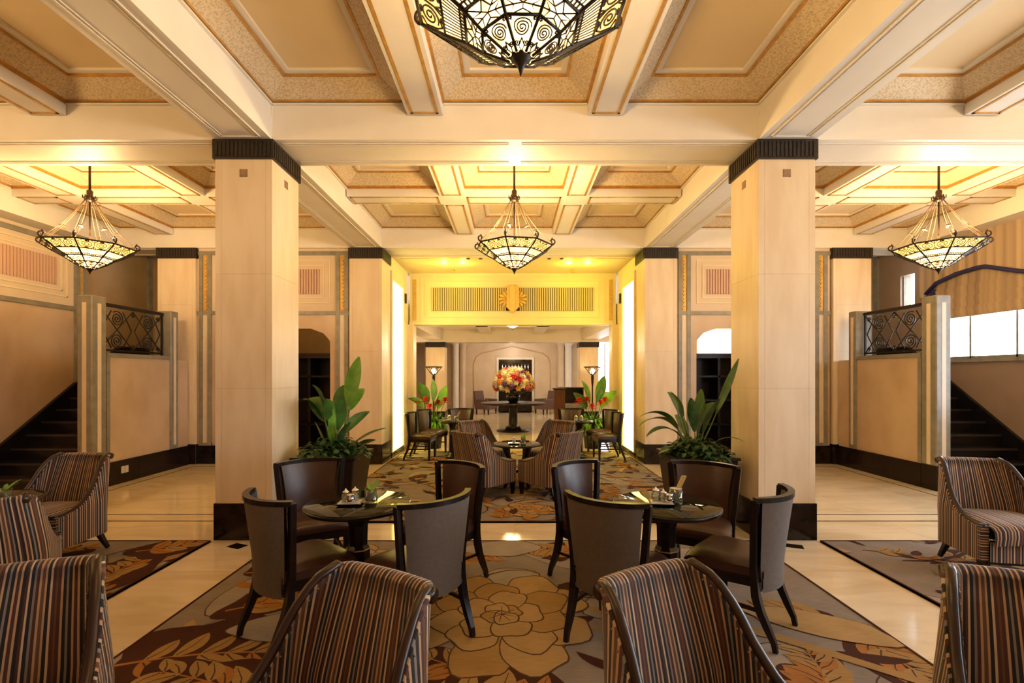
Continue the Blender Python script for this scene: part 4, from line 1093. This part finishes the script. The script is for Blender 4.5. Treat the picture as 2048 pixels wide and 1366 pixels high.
chandelier(5.18, 5.90, R(-2), 'octagonal iron chandelier hanging beside the right striped pelmet')
for sx, s_ in ((-1, 'left'), (1, 'right')): chandelier(sx*5.18, 1.98, 0, 'octagonal chandelier of the nearer %s bay, over the lounge chairs' % s_)

# ------------------------------------------------------------------ STRIPED ARMCHAIR
def armchair(label, loc, rz):
    t = thing('striped_armchair', label, 'armchair', loc, rz, 'striped lounge armchairs')
    # plan of the shell: up the left arm, round the back, down the right arm
    pts = []
    for i in range(13): pts.append((-.31, .25-.44*i/12))
    for i in range(1, 9):
        a = PI+PI/2*i/8; pts.append((-.20+.11*math.cos(a), -.19+.12*math.sin(a)))
    n = 16
    for i in range(1, n): pts.append((-.20+.40*i/n, -.31-.012*math.sin(PI*i/n)))
    for i in range(9):
        a = -PI/2+PI/2*i/8; pts.append((.20+.11*math.cos(a), -.19+.12*math.sin(a)))
    for i in range(1, 13): pts.append((.31, -.19+.44*i/12))
    m = len(pts); nor = []; arc = [0]
    for i in range(m):
        a, b = pts[max(i-1, 0)], pts[min(i+1, m-1)]; dx, dy = b[0]-a[0], b[1]-a[1]; q = math.hypot(dx, dy); nor.append((dy/q, -dx/q))
        if i: arc.append(arc[-1]+math.hypot(pts[i][0]-pts[i-1][0], pts[i][1]-pts[i-1][1]))
    if nor[0][0] > 0: nor = [(-a, -b) for a, b in nor]
    mid = arc[m//2]; arc = [a-mid for a in arc]
    RZ = [(-.40, .825), (-.285, .825), (-.262, .815), (-.235, .775), (-.20, .705), (-.15, .615), (-.09, .54), (-.02, .485), (.06, .45), (.15, .43), (.26, .422)]
    rim = [interp(RZ, p[1]) for p in pts]
    def P(i, z, off):
        x, y = pts[i]; nx, ny = nor[i]
        w_ = max(0, -ny)
        lean = .115*w_*max(0, (z-.36)/.46)**1.25
        sq = 1-.17*max(0, (z-.46)/.37)
        return ((x+nx*off)*sq, y+ny*off-lean, z)
    th = .052
    o_rows, i_rows, uo, ui = [], [], [], []
    for k in range(8):
        f = k/7; o_rows.append([P(i, .165+(rim[i]-.02-.165)*f, 0) for i in range(m)]); uo.append([(arc[i], f) for i in range(m)])
    MB().grid(o_rows, 0, True, uo).build('outer_panel', 'stripe_fabric', t)
    for k in range(9):
        f = k/8; i_rows.append([P(i, .36+(rim[i]-.02-.36)*f, -th) for i in range(m)]); ui.append([(arc[i], f) for i in range(m)])
    top = []; ut = []
    for k in range(7):
        a = PI*k/6; roll = [1.0 if rim[i] > .80 else .4 for i in range(m)]
        row = []
        for i in range(m):
            x, y, z = P(i, rim[i]-.02, -th/2+(-th/2)*math.cos(a)*1.0); wgt = roll[i]
            nx, ny = nor[i]; e = .02*wgt*math.sin(a)*(1 if a > PI/2 else .5)
            row.append((x+nx*e, y+ny*e, z+math.sin(a)*(.026 if wgt == 1 else .014)))
        top.append(row); ut.append([(arc[i], f) for i in range(m)])
    MB().grid(i_rows+top, 0, True, ui+ut).build('inner_back', 'stripe_fabric', t)
    # front ends of the arms, covered with the stripes running across
    for i, sg in ((0, -1), (m-1, 1)):
        x = pts[i][0]; xa, xb = sorted((x, x-sg*th*1.0))
        mm = MB(); mm.add([(xa, .25, .165), (xb, .25, .165), (xb, .25, .44), (xa, .25, .44), (xa, .22, .165), (xb, .22, .165), (xb, .22, .44), (xa, .22, .44)],
               [(0, 1, 2, 3), (5, 4, 7, 6), (3, 2, 6, 7), (0, 3, 7, 4), (1, 5, 6, 2)], 0, False, [(.0, 0), (.0, 0), (.275, 0), (.275, 0)]*2)
        mm.build('arm_front', 'stripe_fabric', t)
    # polished frame that sweeps from the top corner down along each arm, with nail heads
    for sg in (-1, 1):
        idx = [i for i in range(m) if (pts[i][0]*sg > 0) and (rim[i] < .823) ]
        if sg < 0: idx = idx
        else: idx = idx[::-1]
        path = [P(i, rim[i]-.004, -th/2+.0) for i in idx]
        x, y, z = path[-1]; path.append((x*.985, y-.028, z+.010)); path.append((x*.98, y-.050, z-.006))
        fm_ = MB().tube(path, .019, 8, 0, True, None)
        fm_.tube([(x*.98-.022, y-.040, z-.012), (x*.98+.022, y-.040, z-.012)], .026, 12)
        fm_.build('arm_frame', 'brown_wood', t)
        nm = MB()
        for i in idx[::1]:
            for off in (.001, -th-.001):
                x, y, z = P(i, rim[i]-.038, off)
                nm.ball((x, y, z), .0042, 5, 3)
        nm.build('nail_heads', 'brass', t, kind='stuff')
    # seat
    sm = MB(); r_ = []; u_ = []
    prof = [(-.24, .40), (-.235, .43), (-.20, .445), (-.10, .452), (.05, .455), (.20, .45), (.275, .44), (.305, .415), (.31, .37), (.30, .31)]
    for (y, z) in prof:
        row = []; ur = []
        for k in range(13):
            x = -.257+.514*k/12; e = (abs(x)/.257)**4
            row.append((x, y, z-.022*e)); ur.append((x, y))
        r_.append(row); u_.append(ur)
    sm.grid(r_, 0, True, u_).build('seat_cushion', 'stripe_fabric', t)
    fm = MB(); rows = []; uv = []
    for z in (.17, .31):
        rows.append([(-.262+.524*k/8, .268, z) for k in range(9)]); uv.append([(-.262+.524*k/8, z) for k in range(9)])
    rows.append([(-.262+.524*k/8, .24, .31) for k in range(9)]); uv.append(uv[-1])
    fm.grid(rows, 0, False, uv).build('front_rail', 'stripe_fabric', t)
    MB().box(-.27, .27, -.28, .255, .150, .172).build('underside', 'dark_wood', t)
    for x in (-.275, .275):
        MB().frustum((x-.016, x+.016, .205, .237, 0), (x-.028, x+.028, .19, .248, .17)).build('leg', 'dark_wood', t)
        s_ = 1 if x > 0 else -1; xr = s_*.215
        MB().tube([(xr, -.25, .17), (xr+s_*.01, -.285, .09), (xr+s_*.02, -.33, 0)], [.030, .024, .018], 4).build('leg', 'dark_wood', t)
    return t
A0_ = armchair('striped armchair at the bottom left, second from the edge, facing away to lower left', (-.68, 1.38, 0), face_to(-.484, -.875))
for lab, x, y, f in (
    ('striped armchair at the bottom, right of centre, with the arm sweeping to lower right', .636, 1.405, (.486, -.874)),
    ('striped armchair cut by the bottom left corner of the picture', -1.685, 1.444, (.39, -.92)),
    ('striped armchair cut by the bottom right corner of the picture', 1.617, 1.36, (-.41, -.91)),
    ('striped armchair before the left staircase, facing the viewer', -3.87, 3.98, (0, -1)),
    ('striped armchair at the left edge seen from behind, by the small lounge table', -3.30, 3.02, (-.6, .8)),
    ('striped armchair before the right staircase, facing the viewer', 3.76, 3.73, (-.2, -.98)),
    ('striped armchair of the middle group, nearer left one, back turned to us', -.37, 6.26, (.66, .75)),
    ('striped armchair of the middle group, nearer right one, back turned to us', .45, 6.26, (-.66, .75)),
    ('striped armchair of the middle group, farther left one', -.45, 7.20, (.6, -.8)),
    ('striped armchair of the middle group, farther right one', .53, 7.20, (-.6, -.8))):
    dup(A0_, (x, y, .0165), face_to(*f), lab)
A0_.location.z = .0165

# ------------------------------------------------------------------ DINING CHAIR
def dining_chair(label, loc, rz):
    t = thing('dining_chair', label, 'chair', loc, rz, 'brown leather dining chairs')
    RB = .33; na = 14
    def arc(z, half, off=0.0, inset=0.0):
        """row of points across the curved back at height z"""
        lean = -.055*max(0, (z-.42)/.42)**1.1
        rows = []
        a1 = math.asin((half-inset)/RB)
        for k in range(na+1):
            a = -a1+2*a1*k/na; rows.append(((RB+off)*math.sin(a), .10-(RB+off)*math.cos(a)+lean-.0, z))
        return rows
    half = lambda z: .198+.050*max(0, (z-.30)/.53)
    zs = [.30+.52*k/7 for k in range(8)]
    MB().grid([arc(z, half(z), .018, .026) for z in zs]).build('back_cover', 'grey_fabric', t)
    pad = [arc(z, half(z), -.012-.016*math.sin(PI*min(1, max(0, (z-.40)/.42))), .030) for z in [.40+.42*k/7 for k in range(8)]]
    MB().grid(pad).build('leather_back', 'leather', t)
    # dark frame: two posts running into sabre legs, and the top rail
    rail = [Vector(p) for p in arc(.835, half(.835), .004)]
    MB().tube(rail, .026, 4, 0, True, .75, (0, 0, 1)).build('top_rail', 'dark_wood', t)
    bot = [Vector(p) for p in arc(.335, half(.335), .002)]
    MB().tube(bot, .022, 4, 0, True, 1.6, (0, 0, 1)).build('bottom_rail', 'dark_wood', t)
    for s_ in (-1, 1):
        pth = []
        for z in (.835, .75, .65, .55, .45, .36): p = arc(z, half(z), .003)[-1 if s_ > 0 else 0]; pth.append(p)
        x, y, _ = pth[-1]
        pth += [(x, y-.008, .28), (x-s_*.002, y-.030, .20), (x-s_*.004, y-.066, .12), (x-s_*.004, y-.098, .05), (x-s_*.004, y-.108, 0)]
        MB().tube(pth, [.024]*5+[.028, .030, .028, .025, .020, .018], 4, 0, True, None, (0, 1, 0)).build('back_post', 'dark_wood', t)
        xf = s_*.205
        MB().frustum((xf-.014, xf+.014, .185, .213, 0), (xf-.022, xf+.022, .175, .220, .36)).build('leg', 'dark_wood', t)
    # seat pad and apron
    r_ = []
    prof = [(-.205, .425), (-.20, .445), (-.15, .462), (.0, .468), (.15, .466), (.215, .455), (.238, .435), (.24, .405), (.235, .385)]
    for (y, z) in prof:
        hw = .185+.05*min(1, (y+.205)/.25); row = []
        for k in range(11):
            x = -hw+2*hw*k/10; e = (abs(x)/hw)**6; row.append((x, y, z-.030*e if z > .43 else z))
        r_.append(row)
    sd = MB().grid(r_)
    for s_ in (0, -1):
        top = [r[s_] for r in r_]; sd.grid([top, [(x, y, .385) for x, y, z in top]])
    sd.build('seat_pad', 'leather', t)
    MB().prism([(-.185, -.20), (.185, -.20), (.228, .03), (.230, .225), (-.230, .225), (-.228, .03)], 'z', .325, .390).build('seat_rail', 'dark_wood', t)
    for s_ in (-1, 1): MB().box(s_*.196-.008, s_*.196+.008, -.18, .18, .19, .21).build('stretcher', 'dark_wood', t)
    return t
D0 = dining_chair('dining chair nearest the left pillar, grey back towards us, at the left table', (-1.31, 2.92, .0165), face_to(.64, .77))
for lab, x, y, f in (
    ('dining chair right of the left table, grey back towards us', -.60, 2.87, (-.73, .68)),
    ('brown leather dining chair behind the left table, under the left planter', -1.56, 3.72, (.50, -.866)),
    ('brown leather dining chair at the far right of the left table, beside the open carpet', -.555, 3.60, (-.65, -.75)),
    ('dining chair left of the right table, grey back towards us', .60, 2.875, (.60, .80)),
    ('dining chair right of the right table, near the right pillar, grey back edge on', 1.366, 3.0, (-.72, .69)),
    ('brown leather dining chair at the far left of the right table, beside the open carpet', .585, 3.63, (.65, -.75)),
    ('brown leather dining chair behind the right table, under the right planter', 1.36, 3.60, (-.52, -.85)),
    ('dining chair by the left light panel, side view with thin dark legs', -1.68, 8.85, (1, -.08)),
    ('dining chair by the right light panel, side view with thin dark legs', 1.72, 8.85, (-1, -.08)),
    ('dining chair behind the far left small table, facing us', -1.05, 9.72, (.1, -1)),
    ('dining chair behind the far right small table, facing us', 1.17, 9.72, (-.1, -1)),
    ('dining chair between the left flowering planter and the far left small table', -1.60, 9.50, (.9, -.35)),
    ('dining chair between the right flowering planter and the far right small table', 1.76, 9.52, (-.9, -.35))):
    dup(D0, (x, y, .0165), face_to(*f), lab)

# ------------------------------------------------------------------ TABLES
def dining_table(label, x, y, z=.742, r=.33):
    t = thing('dining_table', label, 'table', (x, y, .0165), 0, 'round dark dining tables')
    z -= .0165
    MB().lathe([(r-.012, z-.030), (r-.002, z-.022), (r, z-.010), (r-.004, z-.0045)], 56).build('table_rim', 'dark_wood', t)
    MB().lathe([(r-.010, z-.006), (r-.007, z-.002), (r-.010, z)], 56).build('glass_top', 'table_glass', t)
    m = MB()
    for a, b in (((.10, z-.03), (.062, z-.14)), ((.062, z-.14), (.058, .46)), ((.058, .46), (.075, .44)), ((.075, .44), (.075, .40)), ((.075, .40), (.082, .10))):
        m.lathe([(b[0], b[1]), (a[0], a[1])], 8, smooth=False)
    m.build('pedestal', 'dark_wood', t)
    MB().lathe([(.078, .432), (.080, .436), (.078, .44)], 8, smooth=False).build('collar_band', 'brass', t)
    MB().lathe([(.165, 0), (.165, .022), (.15, .035), (.10, .055), (.085, .10)], 32).build('base', 'dark_wood', t)
    return t
dining_table('round dark glossy dining table on the left, set with glass jars', -1.01, 3.07)
dining_table('round dark glossy dining table on the right, set with glass jars', .94, 3.05)
dining_table('small round dark table by the left flowering planter', -1.12, 9.0, .70, .27)
dining_table('small round dark table by the right flowering planter', 1.22, 9.0, .70, .27)
def low_table(label, x, y, z=.60, r=.34):
    t = thing('lounge_table', label, 'table', (x, y, .0165), 0, 'round lounge tables')
    z -= .0165
    MB().lathe([(r-.01, z-.026), (r, z-.018), (r, z-.008), (r-.006, z-.004)], 48).build('table_rim', 'dark_wood', t)
    MB().lathe([(r-.02, z-.006), (r-.014, z-.001), (r-.02, z)], 48).build('glass_top', 'table_glass', t)
    for k in range(4):
        a = PI/4+k*PI/2; c_, s_ = math.cos(a), math.sin(a)
        MB().tube([(c_*.24, s_*.24, z-.02), (c_*.19, s_*.19, z-.12), (c_*.13, s_*.13, z-.26), (c_*.15, s_*.15, .12), (c_*.24, s_*.24, 0)], [.040, .034, .026, .026, .022], 6).build('leg', 'dark_wood', t)
    MB().lathe([(.15, .20), (.15, .22)], 24).build('ring_shelf', 'dark_wood', t)
    return t
low_table('round lounge table between the four striped armchairs of the middle group', .04, 6.74)
low_table('round lounge table at the left edge, beside the striped armchair', -3.80, 3.45, .66, .33)
# things on the tables
def tray(x, y, z, rz, label):
    t = thing('condiment_tray', label, 'tray', (x, y, z), rz, 'condiment trays')
    m = MB().frustum((-.062, .062, -.048, .048, 0), (-.078, .078, -.062, .062, .014)); m.build('dish', 'tray_black', t)
    MB().box(-.066, .066, -.050, .050, .0142, .0165).build('liner', 'white_china', t)
def jar(x, y, z, r, h, label, lid=True):
    t = thing('glass_jar', label, 'jar', (x, y, z), 0, 'small glass jars')
    MB().lathe([(r*.8, 0), (r, h*.25), (r, h*.7), (r*.75, h), (r*.7, h), (r*.92, h*.68), (r*.92, h*.25), (r*.7, .004)], 14, cap=False).build('body', 'clear_glass', t)
    MB().lathe([(r*.85, .003), (r*.9, h*.45), (.001, h*.5)], 12).build('contents', 'white_china', t)
    if lid: MB().lathe([(r*.78, h), (r*.80, h+.008), (r*.3, h+.016), (r*.12, h+.024), (.001, h+.03)], 14).build('lid', 'silver', t)
def creamer(x, y, z, rz, label):
    t = thing('silver_creamer', label, 'jug', (x, y, z), rz)
    MB().lathe([(.018, 0), (.026, .012), (.027, .03), (.02, .045), (.023, .054)], 16).build('body', 'silver', t)
    MB().tube([(.025, 0, .04), (.043, 0, .042), (.045, 0, .02), (.026, 0, .012)], .003, 6).build('handle', 'silver', t)
    MB().tube([(-.02, 0, .046), (-.034, 0, .056)], [.007, .004], 6).build('spout', 'silver', t)
def vase(x, y, z, label, tube_=False, rz=0):
    t = thing('glass_vase', label, 'vase', (x, y, z), rz)
    r, h = .040, .088
    MB().lathe([(r, 0), (r, h), (r-.003, h), (r-.003, .012), (.001, .010)], 20, cap=False).build('glass_body', 'clear_glass', t)
    MB().lathe([(r-.004, .018), (r-.004, .066)], 20).build('leaf_wrap', 'leaf', t)
    if tube_:
        MB().lathe([(r-.004, h-.014), (r-.004, h-.002)], 20).build('sand_fill', 'white_china', t)
        MB().frustum((-.012, .014, -.010, .010, .05), (.040, .066, -.010, .010, .165)).build('bamboo_stick', 'bamboo', t)
    else:
        for k, (a, l_) in enumerate(((.5, .10), (2.2, .08), (4.0, .07), (1.2, .12))):
            m = MB(); leaf_grid(m, (0, 0, .06), (math.cos(a)*.6, math.sin(a)*.6, 1), l_, .014, .8, n=5); m.build('leaf', 'leaf_bright', t)
zt = .7425
tray(-1.045, 3.02, zt, R(4), 'small black tray with white liner on the left dining table')
jar(-1.075, 3.03, zt+.017, .027, .052, 'round glass jar with silver lid, left one on the left tray')
jar(-1.025, 3.055, zt+.017, .027, .058, 'taller glass jar with silver lid, right one on the left tray')
creamer(-1.035, 2.995, zt+.017, 2.4, 'little silver creamer at the front of the left tray')
vase(-.925, 3.06, zt, 'short glass vase with green sprig on the left dining table')
tray(.90, 3.02, zt, R(-8), 'small black tray with white liner on the right dining table')
jar(.872, 3.045, zt+.017, .027, .060, 'glass jar with lid at the back left of the right tray')
jar(.915, 3.03, zt+.017, .026, .050, 'round glass jar in the middle of the right tray')
creamer(.94, 3.00, zt+.017, .8, 'little silver creamer at the front of the right tray')
vase(1.01, 3.08, zt, 'short glass vase with sand and bamboo stick on the right dining table', True)
zl = .60
tray(.00, 6.66, zl, 0, 'small black tray on the lounge table of the middle group'); jar(.0, 6.66, zl+.017, .03, .06, 'glass jar on the lounge table of the middle group'); vase(.13, 6.70, zl, 'short glass vase on the lounge table of the middle group')
zf = .70
tray(-1.18, 8.95, zf, 0, 'tray on the far left small table'); jar(-1.18, 8.95, zf+.017, .035, .07, 'glass jar on the far left small table'); vase(-1.05, 8.97, zf, 'glass vase with bamboo stick on the far left small table', True)
jar(1.16, 8.93, zf, .035, .08, 'left glass jar on the far right small table'); jar(1.26, 8.93, zf, .035, .08, 'right glass jar on the far right small table')
vase(-3.62, 3.42, .66, 'glass vase with sprig on the lounge table at the left edge')

# ------------------------------------------------------------------ PLANTS
def shrub(mb, cx, cy_, z, rx, ry, h, n, rnd, size=.07):
    for i in range(n):
        a = rnd.random()*2*PI; q = math.sqrt(rnd.random()); x, y = cx+rx*q*math.cos(a), cy_+ry*q*math.sin(a)
        zz = z+h*(1-q*q*.75)*rnd.uniform(.3, 1.0); b = rnd.random()*6.28; e = rnd.uniform(-.4, .7)
        leaf_grid(mb, (x, y, zz), (math.cos(b), math.sin(b), e), size*rnd.uniform(.6, 1.3), size*.30, .9, n=2, mi=0)
def planter(label, x, y, leaves, seed, box=.60, h=.72):
    t = thing('planter', label, 'plant', (x, y, 0))
    b = box/2
    MB().frustum((-b*.72, b*.72, -b*.72, b*.72, 0), (-b, b, -b, b, h)).build('pot', 'planter_black', t, bevel=.01)
    bar_ring(MB(), (-b-.015, b+.015, -b-.015, b+.015), .05, h, h+.03).build('pot_rim', 'planter_black', t)
    MB().box(-b+.04, b-.04, -b+.04, b-.04, h-.05, h-.005).build('soil', 'soil', t)
    rnd = random.Random(seed)
    m = MB(); shrub(m, 0, 0, h-.02, b*1.08, b*1.35, .24, 760, rnd, .08)
    m.build('undergrowth', 'leaf_dark', t, kind='stuff')
    for (az, el, pet, ln, wd, droop, roll, mt) in leaves:
        mm = MB(); a = R(az); e = R(el); d = (math.cos(a)*math.cos(e), math.sin(a)*math.cos(e), math.sin(e))
        bx, by = rnd.uniform(-.05, .05), rnd.uniform(-.05, .05)
        leaf_grid(mm, (bx, by, h-.03), d, ln, wd, droop, R(roll), 0, 12, .22, None, pet, 1)
        mm.build('leaf', [mt, 'stem'], t)
# leaf: azimuth, elevation, stalk, blade length, half width, droop, roll, material
planter('square black planter with upright broad leaves beside the near left pillar', -1.86, 4.97, [
    (20, 80, .55, .52, .085, .3, 60, 'leaf_bright'), (158, 68, .42, .38, .105, 1.6, 20, 'leaf'), (140, 70, .40, .38, .10, 1.5, -30, 'leaf'), (-60, 80, .30, .34, .09, 1.0, 10, 'leaf'),
    (10, 40, .20, .40, .055, .5, 10, 'leaf'), (-10, 34, .14, .30, .055, .4, 30, 'leaf_dark'), (-80, 78, .10, .50, .06, .2, 60, 'leaf_bright'), (200, 72, .06, .36, .07, .2, 10, 'leaf'), (95, 76, .45, .36, .08, 1.2, 0, 'leaf'), (60, 72, .52, .30, .07, 1.4, 40, 'leaf_bright'), (150, 76, .50, .34, .09, 1.5, 60, 'leaf_dark'), (-90, 72, .36, .36, .085, 1.2, 70, 'leaf'), (-45, 62, .16, .36, .06, .8, 20, 'leaf_dark'), (40, 60, .30, .34, .055, 1.0, 60, 'leaf')], 5)
planter('square black planter with arching pointed leaves beside the near right pillar', 1.86, 4.97, [
    (-12, 68, .50, .60, .042, -.1, 50, 'leaf'), (60, 70, .40, .40, .05, .9, 20, 'leaf'), (-120, 72, .30, .42, .055, 1.0, 30, 'leaf_dark'), (-40, 74, .28, .40, .05, .8, -20, 'leaf_dark'), (100, 66, .22, .34, .055, 1.2, 0, 'leaf'), (178, 58, .34, .46, .060, 2.0, 20, 'leaf'), (200, 50, .30, .46, .055, 1.7, -10, 'leaf_dark'), (165, 62, .36, .44, .06, 1.9, 30, 'leaf'),
    (190, 24, .20, .26, .05, .9, 0, 'leaf'), (120, 74, .42, .34, .07, 1.3, 0, 'leaf'), (-70, 78, .16, .46, .05, .4, 30, 'leaf'), (30, 66, .40, .30, .06, 1.2, 40, 'leaf'), (-25, 50, .20, .34, .022, 1.6, 0, 'leaf_dark'), (170, 76, .44, .30, .05, 1.1, 10, 'leaf'), (210, 30, .16, .30, .045, .7, 0, 'leaf_dark')], 9)
def flower_pot(label, x, y, big, seed):
    t = thing('flowering_planter', label, 'plant', (x, y, 0.0))
    MB().lathe([(.17, 0), (.24, .50), (.255, .54), (.235, .56), (.22, .52)], 24).build('pot', 'planter_black', t)
    MB().lathe([(.22, .50), (.001, .52)], 16, cap=False).build('soil', 'soil', t)
    rnd = random.Random(seed); m = MB()
    for i in range(150):
        a = rnd.random()*6.28; e = rnd.uniform(.1, 1.3); leaf_grid(m, (.12*math.cos(a), .12*math.sin(a), .52), (math.cos(a)*math.cos(e), math.sin(a)*math.cos(e), math.sin(e)), rnd.uniform(.25, .42), .026, rnd.uniform(1.2, 2.6), n=5)
    m.build('strap_leaves', 'leaf_bright', t, kind='stuff')
    for (az, el, pet, ln, wd, droop, roll, mt) in big:
        mm = MB(); a = R(az); e = R(el); leaf_grid(mm, (0, 0, .5), (math.cos(a)*math.cos(e), math.sin(a)*math.cos(e), math.sin(e)), ln, wd, droop, R(roll), 0, 10, .2, None, pet, 1); mm.build('leaf', [mt, 'stem'], t)
    for i, (dx, dz) in enumerate(((-.30, .98), (-.04, .86), (.14, .94), (.27, .99), (-.14, 1.0))):
        fm = MB(); dy = -.16 if i in (1, 2) else rnd.uniform(-.1, .1)
        fm.tube([(dx*.3, dy*.4, .5), (dx*.8, dy, dz-.12), (dx, dy, dz)], .007, 5, 1)
        for ring_ in range(4):
            for k in range(6):
                a = k*PI/3+ring_*.5; zz = dz-.03+ring_*.025
                leaf_grid(fm, (dx, dy, zz), (math.cos(a), math.sin(a), .5+.35*ring_), .115-.014*ring_, .036, .6, n=3, mi=0)
        fm.build('bromeliad_flower', ['flower_red', 'stem'], t)
flower_pot('black pot with red flowers and tall bright leaves by the left light panel', -1.70, 10.28, [(150, 70, .45, .55, .17, .8, 80, 'leaf'), (100, 78, .5, .50, .15, .9, 60, 'leaf_bright'), (20, 72, .35, .52, .10, .2, 80, 'leaf_bright'), (190, 60, .4, .40, .12, 1.2, 40, 'leaf'), (-60, 66, .35, .42, .10, .9, 50, 'leaf')], 3)
flower_pot('black pot with red flowers and tall bright leaves by the right light panel', 1.70, 10.28, [(40, 74, .5, .60, .14, .7, 80, 'leaf'), (120, 74, .45, .55, .15, .9, 70, 'leaf_bright'), (160, 66, .35, .45, .12, .8, 60, 'leaf'), (10, 62, .4, .50, .11, .8, 60, 'leaf_bright'), (-70, 70, .4, .50, .12, .8, 70, 'leaf')], 4)
